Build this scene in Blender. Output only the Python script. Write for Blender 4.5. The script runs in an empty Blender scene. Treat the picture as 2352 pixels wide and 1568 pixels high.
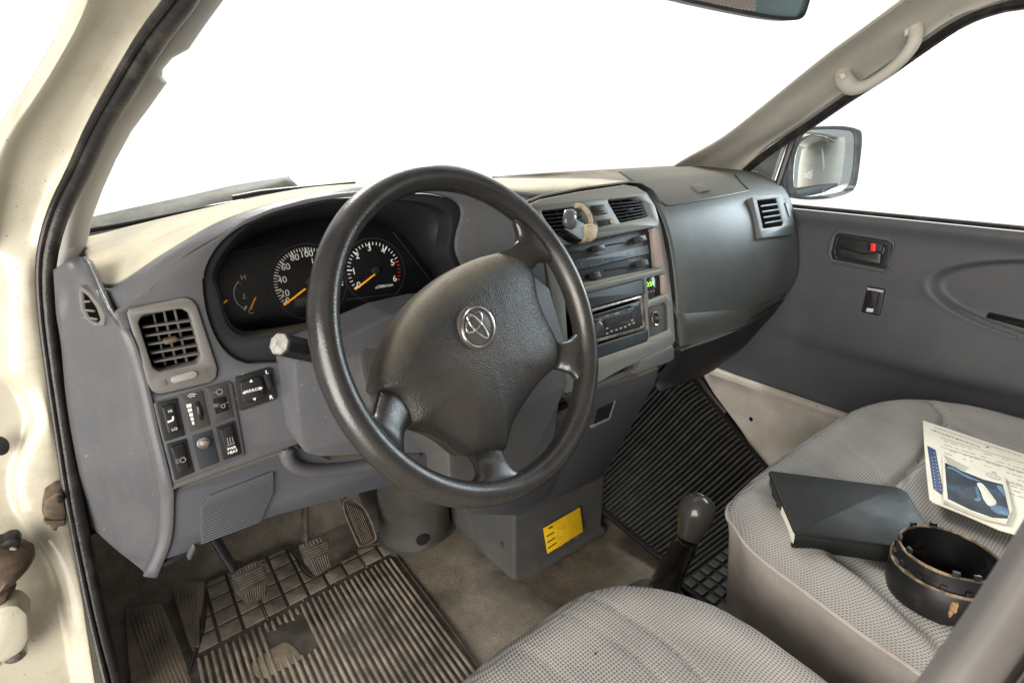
import bpy, math, random
import numpy as np
from mathutils import Vector, Matrix, noise
from mathutils.geometry import tessellate_polygon
random.seed(7)
SC = bpy.context.scene
COL = SC.collection

# ------------------------------------------------------------ camera, world, lamps, exposure
FPX, W, H = 1240.0, 2352.0, 1568.0
YAW, PIT = math.radians(38), math.radians(20.9)
CAM = Vector((.08, -.50, .95))
D_ = Vector((math.sin(YAW)*math.cos(PIT), math.cos(YAW)*math.cos(PIT), -math.sin(PIT)))
R_ = Vector((math.cos(YAW), -math.sin(YAW), 0))
U_ = R_.cross(D_)
cd = bpy.data.cameras.new('camera'); cam = bpy.data.objects.new('camera', cd); COL.objects.link(cam)
cd.sensor_width = 36; cd.lens = 36*FPX/W; cd.clip_start = .01; cd.clip_end = 100
cam.matrix_world = Matrix(((R_.x, U_.x, -D_.x, CAM.x), (R_.y, U_.y, -D_.y, CAM.y), (R_.z, U_.z, -D_.z, CAM.z), (0, 0, 0, 1)))
cd.dof.use_dof = True; cd.dof.focus_distance = .85; cd.dof.aperture_fstop = 11
SC.camera = cam
wd = bpy.data.worlds.new('World'); SC.world = wd; wd.use_nodes = True
_n, _l = wd.node_tree.nodes, wd.node_tree.links
_g = _n.new('ShaderNodeTexCoord'); _d = _n.new('ShaderNodeVectorMath'); _d.operation = 'DOT_PRODUCT'; _d.inputs[1].default_value = (.60, .78, .16)
_l.new(_g.outputs['Generated'], _d.inputs[0]); _r = _n.new('ShaderNodeValToRGB'); _l.new(_d.outputs['Value'], _r.inputs[0])
_e = _r.color_ramp.elements; _e[0].position = .18; _e[0].color = (.33, .335, .345, 1); _e[1].position = .50; _e[1].color = (1, 1, 1, 1)   # daylight in front and to the right, a dim yard behind
_l.new(_r.outputs[0], _n['Background'].inputs[0]); _n['Background'].inputs[1].default_value = 1.15
SC.view_settings.view_transform = 'Standard'; SC.view_settings.look = 'None'
SC.view_settings.exposure = .14; SC.view_settings.gamma = 1
def area(name, loc, target, sx, sy, power, col):
    l = bpy.data.lights.new(name, 'AREA'); l.shape = 'RECTANGLE'; l.size = sx; l.size_y = sy; l.energy = power; l.color = col
    o = bpy.data.objects.new(name, l); COL.objects.link(o); o.location = loc
    o.rotation_euler = (Vector(target)-Vector(loc)).to_track_quat('-Z', 'Y').to_euler(); return o
area('door_opening_light', (-1.5, -1.0, .95), (.5, .2, .4), 1.6, 2.0, 112, (1, .955, .87))
area('windscreen_light', (1.0, 1.7, 2.3), (.8, .1, .8), 1.4, .8, 80, (1, .98, .92))
area('passenger_window_light', (2.6, -.3, 1.35), (1.0, .1, .7), .9, .7, 26, (.78, .93, 1))

# ------------------------------------------------------------ pixel to place helpers
def ray(p): return D_ + R_*((p[0]-W/2)/FPX) + U_*((H/2-p[1])/FPX)
def PX(p, x): v = ray(p); return CAM + v*((x-CAM.x)/v.x)
def PY(p, y): v = ray(p); return CAM + v*((y-CAM.y)/v.y)
def PZ(p, z): v = ray(p); return CAM + v*((z-CAM.z)/v.z)
def PD(p, d): return CAM + ray(p)*d
def crop(ox, oy, s):
    return lambda *pts: [(ox+s*x, oy+s*y) for x, y in pts]
cA = crop(94.1, 357.5, .372); cB = crop(338.7, 827.9, .192); cC = crop(1223, 451.6, .2521); cD = crop(1129, 376.3, .336)
cE = crop(1411.2, 0, .4); cF = crop(1599.4, 470.4, .336); cG = crop(1599.4, 903.2, .4243); cH = crop(940.8, 940.8, .4)
cI = crop(376.3, 1110.1, .2922); cJ = crop(1317, 752.6, .24); cK = crop(0, 846.7, .4601); cL = crop(451.6, 376.3, .3)
cM = crop(696.2, 366.9, .5219); cN = crop(2022.7, 1081.9, .31); cO = crop(2069.8, 940.8, .21); cP = crop(0, 893.8, .4302)
cQ = crop(1223, 1129, .108); cR = crop(0, 0, .336)

class Plane:
    def __init__(s, o, n, up=(0, 0, 1)):
        s.o = Vector(o); s.n = Vector(n).normalized()
        s.u = Vector(up).cross(s.n).normalized(); s.v = s.n.cross(s.u)
    def hit(s, p, off=0):
        v = ray(p); o = s.o + s.n*off; return CAM + v*((o-CAM).dot(s.n)/v.dot(s.n))
    def l(s, p, off=0):
        q = s.hit(p, off)-s.o; return (q.dot(s.u), q.dot(s.v))
    def ls(s, pts, off=0): return [s.l(p, off) for p in pts]
    def w(s, x, y, off=0): return s.o + s.u*x + s.v*y + s.n*off

# ------------------------------------------------------------ object helpers
def tagit(o, label=None, cat=None, group=None, kind=None):
    if label: o['label'] = label
    if cat: o['category'] = cat
    if group: o['group'] = group
    if kind: o['kind'] = kind
def thing(name, label, cat, loc, group=None):
    o = bpy.data.objects.new(name, None); COL.objects.link(o); o.location = Vector(loc); o.empty_display_size = .03
    tagit(o, label, cat, group); return o
def rootloc(p):
    while p is not None and p.parent is not None: p = p.parent
    return Vector(p.location) if p is not None else Vector((0, 0, 0))
def mk(name, verts, faces, mats, parent=None, angle=35, idx=None, thick=0, base=None):
    rl = rootloc(parent) if parent is not None else Vector(base or (0, 0, 0))
    me = bpy.data.meshes.new(name)
    me.from_pydata([tuple(Vector(v)-rl) for v in verts], [], faces)
    for m in (mats if isinstance(mats, (list, tuple)) else [mats]): me.materials.append(m)
    if idx: me.polygons.foreach_set('material_index', idx)
    me.polygons.foreach_set('use_smooth', [True]*len(me.polygons))
    me.update(); me.validate()
    try: me.set_sharp_from_angle(angle=math.radians(angle))
    except Exception: pass
    o = bpy.data.objects.new(name, me); COL.objects.link(o)
    if parent is not None: o.parent = parent
    else: o.location = rl
    if thick:
        md = o.modifiers.new('solid', 'SOLIDIFY'); md.thickness = thick; md.offset = -1
    return o
def area2(p): return .5*sum(p[i][0]*p[(i+1) % len(p)][1]-p[(i+1) % len(p)][0]*p[i][1] for i in range(len(p)))
def rnd(pts, r=.004, seg=5):
    """round the corners of a 2-D polygon"""
    out = []; n = len(pts)
    for i in range(n):
        rr = r[i] if isinstance(r, (list, tuple)) else r
        p = Vector(pts[i]); a = Vector(pts[i-1])-p; b = Vector(pts[(i+1) % n])-p
        la, lb = a.length, b.length
        if rr <= 0 or la < 1e-6 or lb < 1e-6: out.append(tuple(p)); continue
        a /= la; b /= lb
        ang = a.angle(b)
        if ang > 3.0 or ang < .02: out.append(tuple(p)); continue
        d = min(rr/math.tan(ang/2), la*.46, lb*.46)
        s, e = p+a*d, p+b*d
        for k in range(seg+1):
            t = k/seg; q = s*(1-t)**2+p*2*t*(1-t)+e*t*t; out.append(tuple(q))
    return out
def cat(pts, n=6, closed=False):
    """Catmull-Rom through points of any dimension"""
    P = [np.array(tuple(p), float) for p in pts]; m = len(P); out = []
    rng = range(m) if closed else range(m-1)
    for i in rng:
        if closed: a, b, c, d = P[i-1], P[i], P[(i+1) % m], P[(i+2) % m]
        else:
            b, c = P[i], P[i+1]; a = P[i-1] if i else 2*b-c; d = P[i+2] if i+2 < m else 2*c-b
        for k in range(n):
            t = k/n; out.append(.5*((2*b)+(-a+c)*t+(2*a-5*b+4*c-d)*t*t+(-a+3*b-3*c+d)*t**3))
    if not closed: out.append(P[-1])
    return [tuple(p) for p in out]
def inset(poly, d):
    """move a CCW loop inwards by d (negative: outwards)"""
    n = len(poly); out = []
    for i in range(n):
        a = Vector(poly[i-1]); p = Vector(poly[i]); b = Vector(poly[(i+1) % n])
        e1 = p-a; e2 = b-p
        if e1.length < 1e-9: e1 = e2
        if e2.length < 1e-9: e2 = e1
        e1 = e1.normalized(); e2 = e2.normalized()
        n1 = Vector((-e1.y, e1.x)); n2 = Vector((-e2.y, e2.x)); m = n1+n2
        if m.length < 1e-6: out.append(tuple(p)); continue
        m.normalize(); k = d/max(.5, m.dot(n1)); out.append(tuple(p+m*k))
    return out
class MB:
    def __init__(s): s.v = []; s.f = []; s.i = []
    def add(s, v, f, mi=0):
        b = len(s.v); s.v += [Vector(x) for x in v]; s.f += [tuple(b+k for k in q) for q in f]; s.i += [mi]*len(f)
    def plate(s, pl, outer, holes=(), t=.004, off=0, bev=.001, mi=0, dome=0, back=False):
        loops = [list(outer)]+[list(h) for h in holes]
        for k, lp in enumerate(loops):
            if (area2(lp) > 0) != (k == 0): lp.reverse()
        front = [inset(lp, bev) for lp in loops]
        v = []; f = []; pos = []
        for lp, fr in zip(loops, front):
            n = len(lp); b = len(v); pos.append(b)
            v += [pl.w(x, y, off) for x, y in fr]
            v += [pl.w(x*.7+a*.3, y*.7+c*.3, off-bev*.3) for (x, y), (a, c) in zip(lp, fr)]
            v += [pl.w(x, y, off-bev) for x, y in lp]
            v += [pl.w(x, y, off-t) for x, y in lp]
            for j in range(3):
                for q in range(n):
                    r = (q+1) % n; f.append((b+j*n+q, b+j*n+n+q, b+j*n+n+r, b+j*n+r))
        tr = tessellate_polygon([[Vector((x, y, 0)) for x, y in fr] for fr in front])
        mp = []
        for b, lp in zip(pos, loops): mp += [b+k for k in range(len(lp))]
        flat = [p for fr in front for p in fr]
        for a, b_, c in tr:
            A, B, C_ = flat[a], flat[b_], flat[c]
            if (B[0]-A[0])*(C_[1]-A[1])-(B[1]-A[1])*(C_[0]-A[0]) < 0: b_, c = c, b_
            f.append((mp[a], mp[b_], mp[c]))
            if back: f.append((mp[a]+3*len(loops[0]), mp[c]+3*len(loops[0]), mp[b_]+3*len(loops[0])) if not holes else (mp[a], mp[b_], mp[c]))
        s.add(v, f, mi)
    def rect(s, pl, x, y, w, h, t=.0004, off=.0006, mi=0, rot=0, r=0, bev=0.0):
        c, sn = math.cos(rot), math.sin(rot)
        p = [(-w/2, -h/2), (w/2, -h/2), (w/2, h/2), (-w/2, h/2)]
        p = [(x+a*c-b*sn, y+a*sn+b*c) for a, b in p]
        if r: p = rnd(p, r, 4)
        s.plate(pl, p, t=t, off=off, bev=bev or min(t*.4, w*.1, h*.1), mi=mi)
    def tube(s, pts, rad, seg=12, closed=False, mi=0, sx=1, cap=True, up=None):
        P = [Vector(p) for p in pts]; n = len(P); b = len(s.v); prev = None
        rings = []
        for i in range(n):
            if closed: t = P[(i+1) % n]-P[i-1]
            else: t = P[min(i+1, n-1)]-P[max(i-1, 0)]
            t.normalize()
            if prev is None:
                a = Vector(up) if up else (Vector((0, 0, 1)) if abs(t.z) < .9 else Vector((1, 0, 0)))
            else: a = prev
            x = (a - t*a.dot(t)).normalized(); y = t.cross(x); prev = x
            r = rad[i] if isinstance(rad, (list, tuple)) else rad
            rings.append([P[i]+x*(math.cos(2*math.pi*k/seg)*r)+y*(math.sin(2*math.pi*k/seg)*r*sx) for k in range(seg)])
        v = [q for rg in rings for q in rg]; f = []
        for i in range(n if closed else n-1):
            j = (i+1) % n
            for k in range(seg):
                m = (k+1) % seg; f.append((i*seg+k, i*seg+m, j*seg+m, j*seg+k))
        if cap and not closed:
            f.append(tuple(range(seg))[::-1]); f.append(tuple((n-1)*seg+k for k in range(seg)))
        s.add(v, f, mi)
    def grid(s, rows, mi=0, closed=False, flip=False):
        n = len(rows[0]); v = [p for r in rows for p in r]; f = []
        for i in range(len(rows)-1):
            for k in range(n if closed else n-1):
                m = (k+1) % n; q = (i*n+k, i*n+m, (i+1)*n+m, (i+1)*n+k); f.append(q[::-1] if flip else q)
        s.add(v, f, mi)
    def text(s, pl, txt, x, y, h, rot=0, off=.0008, mi=0, t=.0003, bold=0):
        cu = bpy.data.curves.new('t', 'FONT'); cu.body = txt; cu.align_x = 'CENTER'; cu.align_y = 'CENTER'; cu.size = h*1.35
        cu.extrude = t/2; cu.offset = bold; cu.resolution_u = 3
        o = bpy.data.objects.new('t', cu); COL.objects.link(o)
        dg = bpy.context.evaluated_depsgraph_get(); me = bpy.data.meshes.new_from_object(o.evaluated_get(dg))
        c, sn = math.cos(rot), math.sin(rot)
        v = [pl.w(x+q.co.x*c-q.co.y*sn, y+q.co.x*sn+q.co.y*c, off+q.co.z) for q in me.vertices]
        s.add(v, [tuple(p.vertices) for p in me.polygons], mi)
        bpy.data.objects.remove(o); bpy.data.curves.remove(cu); bpy.data.meshes.remove(me)
    def build(s, name, mats, parent=None, angle=35, thick=0, base=None):
        return mk(name, s.v, s.f, mats, parent, angle, s.i, thick, base)
def plate(name, mat, parent, pl, px, holes=(), r=.004, hr=.004, t=.004, off=0, bev=.001, smooth=False, raw=False, seg=5):
    """a plate on a plane with its outline given as traced points"""
    def cv(p, rr):
        q = p if raw else pl.ls(p, off)
        return cat(q, 5, True) if smooth else rnd(q, rr, seg)
    m = MB(); m.plate(pl, cv(px, r), [cv(h, hr) for h in holes], t, off, bev); return m.build(name, mat, parent)
def surf(name, rows, mat, parent=None, nu=5, nv=5, thick=.003, angle=40, face=True):
    """smooth skin through rows of points"""
    R1 = [cat(r, nu) for r in rows]; cols = [cat([r[i] for r in R1], nv) for i in range(len(R1[0]))]
    m = MB(); m.grid([[Vector(c[j]) for c in cols] for j in range(len(cols[0]))])
    if face:
        s = 0
        for q in m.f[::7]:
            a, b, c = m.v[q[0]], m.v[q[1]], m.v[q[2]]; s += (b-a).cross(c-a).dot(CAM-a)
        if s < 0: m.f = [q[::-1] for q in m.f]
    return m.build(name, mat, parent, angle, thick)

# ------------------------------------------------------------ materials
def mat(name, col, rough=.5, metal=0, col2=None, cs=30, lo=.4, hi=.65, grain=0, gs=900, gd=.0004, dust=None, dustn=(.35, .8), dscale=12, spec=.35,
        wave=None, det=5, ro=.62, emit=None, coat=0, coarse=0, csz=60, rough2=None, spots=None, damt=1.0):
    m = bpy.data.materials.new(name); m.use_nodes = True; N = m.node_tree.nodes; L = m.node_tree.links
    B = N['Principled BSDF']; B.inputs['Roughness'].default_value = rough; B.inputs['Metallic'].default_value = metal
    B.inputs['Specular IOR Level'].default_value = spec; B.inputs['Coat Weight'].default_value = coat
    B.inputs['Base Color'].default_value = (*col, 1)
    tc = N.new('ShaderNodeTexCoord'); co = tc.outputs['Object']
    def nz(sc, det=4, ro=.6, vec=None):
        n = N.new('ShaderNodeTexNoise'); n.inputs['Scale'].default_value = sc; n.inputs['Detail'].default_value = det; n.inputs['Roughness'].default_value = ro
        L.new(vec or co, n.inputs['Vector']); return n.outputs['Fac']
    def ramp(f, a, b, c0=(0, 0, 0, 1), c1=(1, 1, 1, 1)):
        r = N.new('ShaderNodeValToRGB'); r.color_ramp.elements[0].position = a; r.color_ramp.elements[1].position = b
        r.color_ramp.elements[0].color = c0; r.color_ramp.elements[1].color = c1; L.new(f, r.inputs[0]); return r.outputs[0]
    def mix(f, a, b):
        x = N.new('ShaderNodeMix'); x.data_type = 'RGBA'; L.new(f, x.inputs[0])
        for k, q in ((6, a), (7, b)):
            if isinstance(q, tuple): x.inputs[k].default_value = (*q, 1)
            else: L.new(q, x.inputs[k])
        return x.outputs[2]
    def math_(op, a, b=None):
        x = N.new('ShaderNodeMath'); x.operation = op
        for k, q in enumerate((a, b)):
            if q is None: continue
            if isinstance(q, (int, float)): x.inputs[k].default_value = q
            else: L.new(q, x.inputs[k])
        return x.outputs[0]
    cur = None
    if col2 is not None:
        cur = mix(ramp(nz(cs, det, ro), lo, hi), col, col2)
    if spots:
        sc_, c_, th = spots
        cur = mix(ramp(nz(sc_, 2), th, th+.03), cur if cur is not None else col, c_)
    if dust is not None:
        g = N.new('ShaderNodeNewGeometry'); sp = N.new('ShaderNodeSeparateXYZ'); L.new(g.outputs['Normal'], sp.inputs[0])
        f = ramp(sp.outputs[2], dustn[0], dustn[1]); f2 = ramp(nz(dscale, 5, .65), .2, .6)
        f2 = math_('ADD', math_('MULTIPLY', f2, .45), .55)
        fac = math_('MULTIPLY', math_('MULTIPLY', f, f2), damt)
        cur = mix(fac, cur if cur is not None else col, dust)
        rr = N.new('ShaderNodeMapRange'); L.new(fac, rr.inputs[0]); rr.inputs[3].default_value = rough; rr.inputs[4].default_value = .85
        L.new(rr.outputs[0], B.inputs['Roughness'])
    h = None
    if wave == 'weave':
        sx = N.new('ShaderNodeSeparateXYZ'); L.new(co, sx.inputs[0]); k = 2*math.pi/.0054
        x = math_('SINE', math_('MULTIPLY', math_('ADD', math_('ADD', sx.outputs[0], sx.outputs[1]), math_('MULTIPLY', sx.outputs[2], 2)), k*.72)); y = math_('SINE', math_('MULTIPLY', math_('SUBTRACT', sx.outputs[0], sx.outputs[1]), k*.72))
        w = math_('MULTIPLY', x, y); f = ramp(w, .05, .62)
        cur = mix(f, cur if cur is not None else col, (col[0]*.36, col[1]*.34, col[2]*.34)); h = math_('MULTIPLY', w, -1)
    if cur is not None: L.new(cur, B.inputs['Base Color'])
    if rough2 is not None:
        rr = N.new('ShaderNodeMapRange'); L.new(nz(22, 5), rr.inputs[0]); rr.inputs[1].default_value = .35; rr.inputs[2].default_value = .65
        rr.inputs[3].default_value = rough; rr.inputs[4].default_value = rough2; L.new(rr.outputs[0], B.inputs['Roughness'])
    last = None
    def bump(hh, st, dist):
        nonlocal last
        b = N.new('ShaderNodeBump'); b.inputs['Strength'].default_value = st; b.inputs['Distance'].default_value = dist; L.new(hh, b.inputs['Height'])
        if last: L.new(last, b.inputs['Normal'])
        last = b.outputs[0]
    if h is not None: bump(h, .6, .0006)
    if coarse: bump(nz(csz, 3), coarse, .004)
    if grain:
        v = N.new('ShaderNodeTexVoronoi'); v.inputs['Scale'].default_value = gs; L.new(co, v.inputs['Vector']); bump(v.outputs['Distance'], grain, gd)
    if last: L.new(last, B.inputs['Normal'])
    if emit: B.inputs['Emission Color'].default_value = (*emit[:3], 1); B.inputs['Emission Strength'].default_value = emit[3]
    return m
DUST = (.50, .455, .34)
M = {}
M['dash'] = mat('grey_plastic', (.080, .080, .090), .46, col2=(.098, .095, .098), cs=7, grain=.35, gs=700, dust=DUST, dustn=(.42, .86), coarse=.05, csz=30)
M['dashc'] = mat('grey_plastic_clean', (.072, .073, .081), .38, col2=(.106, .101, .100), cs=7, det=9, ro=.7, lo=.42, hi=.78, spots=(150, (.2, .19, .18), .735), grain=.35, gs=700, coarse=.05, csz=30)
M['bezel'] = mat('vent_bezel_plastic', (.115, .11, .105), .45, col2=(.14, .13, .12), cs=14, grain=.2)
M['shroud'] = mat('dusty_column_shroud', (.045, .044, .046), .5, col2=(.06, .054, .047), cs=14, grain=.3)
M['dashlow'] = mat('slate_plastic', (.058, .061, .073), .52, col2=(.07, .071, .08), cs=9, grain=.3, gs=700, dust=(.3, .25, .18), dustn=(.7, 1))
M['pass'] = mat('grey_green_plastic', (.062, .07, .070), .38, col2=(.09, .094, .087), cs=9, lo=.42, hi=.72, det=9, ro=.7, spots=(170, (.17, .17, .15), .745), grain=.4, gs=650, dust=(.16, .15, .12), dustn=(.6, 1), coarse=.05, csz=14)
M['stack2'] = mat('lower_panel_plastic', (.085, .09, .088), .42, col2=(.10, .102, .095), cs=12, grain=.2)
M['passc'] = mat('vent_frame_plastic', (.052, .058, .058), .42, grain=.2)
M['stack'] = mat('grey_panel', (.165, .172, .162), .34, col2=(.135, .14, .133), cs=12, grain=.2, gs=900, dust=(.36, .33, .26), dustn=(.35, .9))
M['stackdark'] = mat('dark_blue_panel', (.020, .026, .032), .45, col2=(.028, .034, .040), cs=20, grain=.15, dust=(.2, .18, .14), dustn=(.5, 1))
M['pink'] = mat('pinkish_recess_plastic', (.30, .25, .22), .5, grain=.2)  # paler and pinker than the panel, for the right recess walls
M['black'] = mat('black_plastic', (.012, .012, .013), .35, grain=.1, col2=(.02, .02, .019), cs=40)
M['void'] = mat('void_black', (.003, .003, .003), .95, spec=.02)  # near-black without sheen, paints the shade inside vents and behind panels
M['blackm'] = mat('matt_black_plastic', (.010, .010, .012), .55, grain=.15, dust=(.10, .085, .06), dustn=(.6, 1), damt=.5)
M['gauge'] = mat('gauge_black', (.006, .006, .007), .3)
M['white'] = mat('white_print', (.72, .72, .68), .6)
M['dim'] = mat('dim_print', (.22, .22, .22), .6)
M['orange'] = mat('orange_needle', (.95, .42, .02), .4, emit=(1, .42, .02, .12))
M['red'] = mat('red_print', (.55, .03, .03), .5)
M['redbright'] = mat('red_flag', (.85, .02, .03), .4)
M['blue'] = mat('blue_print', (.06, .30, .5), .6)
M['green'] = mat('green_digits', (.2, .8, .1), .5, emit=(.35, 1, .08, 1.4))
M['wheel'] = mat('worn_rim_leather', (.016, .015, .0145), .20, col2=(.032, .028, .024), cs=9, grain=.2, gs=620, gd=.0005, rough2=.38, spec=.6)
M['hub'] = mat('hub_vinyl', (.020, .020, .020), .38, col2=(.050, .041, .030), cs=9, lo=.40, hi=.7, grain=.6, gs=640, gd=.0007, dust=(.22, .19, .13), dustn=(.6, .95), damt=.7, coarse=.25, csz=38, spec=.5)
M['chrome'] = mat('dull_chrome', (.55, .54, .52), .25, metal=1)
M['steel'] = mat('worn_steel', (.38, .36, .33), .38, metal=.9, col2=(.16, .12, .09), cs=80)
M['cream'] = mat('cream_paint', (.455, .42, .335), .36, col2=(.31, .265, .19), cs=14, lo=.48, hi=.78, det=8, ro=.7, spots=(260, (.25, .17, .09), .70), coarse=.04, csz=9, coat=.3)
M['sill'] = mat('dusty_white_paint', (.52, .48, .43), .42, col2=(.42, .37, .31), cs=9, spots=(90, (.25, .17, .1), .71), coarse=.04, csz=9)
M['rubber'] = mat('black_rubber', (.014, .0125, .0125), .36, col2=(.05, .042, .036), cs=30, lo=.5, hi=.75, det=8, grain=.5, gs=350, dust=(.22, .17, .12), dustn=(.5, 1), damt=.55)
M['trim'] = mat('pillar_trim', (.30, .285, .27), .6, col2=(.33, .31, .29), cs=5, grain=.3, gs=800)
M['trimwarm'] = mat('warm_pillar_trim', (.50, .465, .41), .55, col2=(.41, .385, .345), cs=4, grain=.3, gs=800, spots=(120, (.2, .16, .12), .73))
M['floor'] = mat('dirty_floor_rubber', (.20, .170, .130), .70, col2=(.075, .062, .048), cs=9, lo=.36, hi=.66, det=10, ro=.74, grain=.8, gs=330, gd=.0014, coarse=.14, csz=16, rough2=.5, spots=(300, (.26, .235, .19), .70))
M['matd'] = mat('dusty_mat_rubber', (.25, .205, .16), .75, col2=(.09, .077, .062), cs=16, lo=.36, hi=.64, coarse=.15, csz=120)
M['matg'] = mat('mat_groove_rubber', (.035, .029, .024), .7, col2=(.085, .07, .052), cs=22, lo=.45, hi=.75)
M['matp'] = mat('dark_mat_rubber', (.017, .0165, .015), .6, col2=(.038, .035, .031), cs=26, lo=.45, hi=.7, coarse=.1, csz=120)
M['matpg'] = mat('dark_mat_groove', (.007, .007, .007), .7, spec=.15)
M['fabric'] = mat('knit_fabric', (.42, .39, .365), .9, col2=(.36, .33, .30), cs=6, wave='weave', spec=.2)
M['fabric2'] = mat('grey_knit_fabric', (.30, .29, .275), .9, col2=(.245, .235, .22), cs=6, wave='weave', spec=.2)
M['vinyl'] = mat('seat_vinyl', (.37, .335, .31), .5, col2=(.26, .225, .20), cs=6, det=8, ro=.7, spots=(120, (.2, .17, .14), .74), grain=.35, gs=600, coarse=.06, csz=20)
M['door'] = mat('door_panel_plastic', (.052, .054, .062), .52, col2=(.068, .067, .07), cs=8, lo=.42, hi=.75, det=9, ro=.7, spots=(190, (.13, .13, .13), .75), grain=.35, gs=600, dust=(.2, .18, .14), dustn=(.75, 1))
M['knob'] = mat('glossy_knob', (.05, .047, .043), .22, coat=.3, grain=.05)
M['gloss'] = mat('glossy_black', (.008, .008, .008), .12)
M['yellow'] = mat('yellow_sticker', (.86, .55, .015), .45, col2=(.80, .48, .01), cs=40)
M['ink'] = mat('dark_ink', (.10, .055, .008), .5)
M['paper'] = mat('paper', (.70, .68, .58), .7, col2=(.62, .60, .50), cs=12)
M['paperink'] = mat('paper_ink', (.20, .19, .17), .8)
M['navy'] = mat('navy_print', (.03, .05, .14), .5)
M['photo'] = mat('photo_print', (.004, .008, .016), .5, col2=(.03, .07, .13), cs=30, lo=.5, hi=.7)
M['photoblue'] = mat('pale_blue_print', (.05, .11, .19), .5, col2=(.13, .21, .30), cs=60)
M['leather'] = mat('black_book_leather', (.007, .0075, .0065), .5, col2=(.016, .017, .014), cs=14, rough2=.36, spec=.22, grain=.3, gs=500, coarse=.06, csz=40)
M['capblack'] = mat('oily_black_plastic', (.007, .007, .008), .28, col2=(.035, .026, .016), cs=45, lo=.56, hi=.8, rough2=.5)
M['caprim'] = mat('dusty_rim_plastic', (.26, .19, .12), .6, col2=(.07, .05, .03), cs=70, lo=.36, hi=.56)
M['rust'] = mat('dirty_brown_metal', (.07, .05, .037), .5, col2=(.15, .105, .07), cs=50, metal=.2)
M['mirror'] = mat('mirror_glass', (.90, .97, .95), .03, metal=1)
M['mirrordim'] = mat('dim_mirror_glass', (.16, .22, .23), .12, metal=.7)
M['holder'] = mat('grey_mount_plastic', (.10, .11, .115), .2, coat=.4)
M['tan'] = mat('yellowed_plastic', (.50, .42, .28), .45, col2=(.3, .24, .15), cs=60)
M['cowl'] = mat('weathered_cowl', (.13, .13, .105), .6, col2=(.07, .075, .066), cs=30)
M['lid'] = mat('headliner', (.35, .33, .30), .9)
def glassmat(name, tint, fac):
    m = bpy.data.materials.new(name); m.use_nodes = True; N = m.node_tree.nodes; L = m.node_tree.links
    N.remove(N['Principled BSDF']); t = N.new('ShaderNodeBsdfTransparent'); t.inputs[0].default_value = (*tint, 1)
    g = N.new('ShaderNodeBsdfGlossy'); g.inputs['Roughness'].default_value = .02; x = N.new('ShaderNodeMixShader')
    x.inputs[0].default_value = .025; L.new(t.outputs[0], x.inputs[1]); L.new(g.outputs[0], x.inputs[2]); L.new(x.outputs[0], N['Material Output'].inputs[0]); return m
M['glass'] = glassmat('clear_glass', (1, 1, 1), .05)

# ------------------------------------------------------------ main planes of the cab
DL = Plane((.2, .10, .60), (0, -1, .12))           # driver side fascia
CS = Plane((.8, .061, .581), (0, -1, .352))        # centre stack
DC = Plane((.3, .215, .75), (0, -1, .22))          # dial face
ANG = (math.sin(.1478)*math.cos(.4622), -math.cos(.1478)*math.cos(.4622), math.sin(.4622))
WH = Plane((.40484, -.02433, .74448), ANG)         # steering wheel plane
TC = Plane((.8, .245, .1), (0, -1, .03))           # cover box at the foot of the console

# ================================================================= SETTING: floor, roof
rows = []
def floor_z(x, y):
    z = .0 + .09*max(0, min(1, (x-.62)/.5))**1.5*0
    z += .008*noise.noise(Vector((x*6, y*6, 0)))
    if y > .69: z += min(.4, (y-.69)*1.6)
    if x > 1.0: z += .5*max(0, min(y, .6)-.05)*min(1, (x-1.0)/.4)
    h = math.exp(-((x-.60)/.13)**2)                # a low hump under the front of the tunnel
    z += .02*h*max(0, min(1, (y+.3)/.3))
    return z
m = MB(); xs = [-.16+i*.0225 for i in range(76)]; ys = [-1.3+i*.0225 for i in range(94)]
m.grid([[Vector((x, y, floor_z(x, y)-.006)) for x in xs] for y in ys])
fl = m.build('floor', M['floor'], None, thick=.01); tagit(fl, 'dirty brown-grey rubber floor covering of the cab', 'floor', kind='structure')

# ================================================================= VAN BODY
body = thing('van_body', 'cream painted van bodywork framing the cab, with grey inner pillar trims', 'van body', (0, .3, 0))
# driver side A post, outside face: cream paint with pressed relief
def row(pts, ys): return [PY(p, y) for p, y in zip(pts, ys)]
up_rows = []
L_ = [[(-230, -190), (215, -190), (232, -190), (300, -190), (420, -190), (455, -190)],
      [(-230, 0), (195, 0), (212, 0), (270, 0), (350, 0), (380, 0)],
      [(-230, 175), (104, 175), (122, 175), (175, 175), (235, 175), (258, 175)],
      [(-230, 320), (4, 320), (28, 320), (85, 320), (165, 320), (190, 320)],
      [(-230, 420), (-30, 420), (-8, 420), (60, 420), (118, 420), (138, 420)],
      [(-230, 530), (-55, 530), (-30, 530), (40, 530), (88, 530), (108, 530)],
      [(-230, 640), (-70, 640), (-40, 640), (25, 640), (76, 640), (96, 640)]]
ysA = [.02, .12, .20, .26, .29, .31, .32]
for r, y in zip(L_, ysA):
    r = r[1:]; e = r[4][0]
    up_rows.append([PY((r[0][0]-30, r[0][1]), y+.03), PY(r[0], y+.002), PY(r[1], y), PY(((r[1][0]*.6+r[2][0]*.4), r[1][1]), y+.013), PY(((r[2][0]+r[3][0])/2, r[2][1]), y+.014), PY(r[3], y+.010), PY(r[4], y+.004)])
lowrows = []
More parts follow.
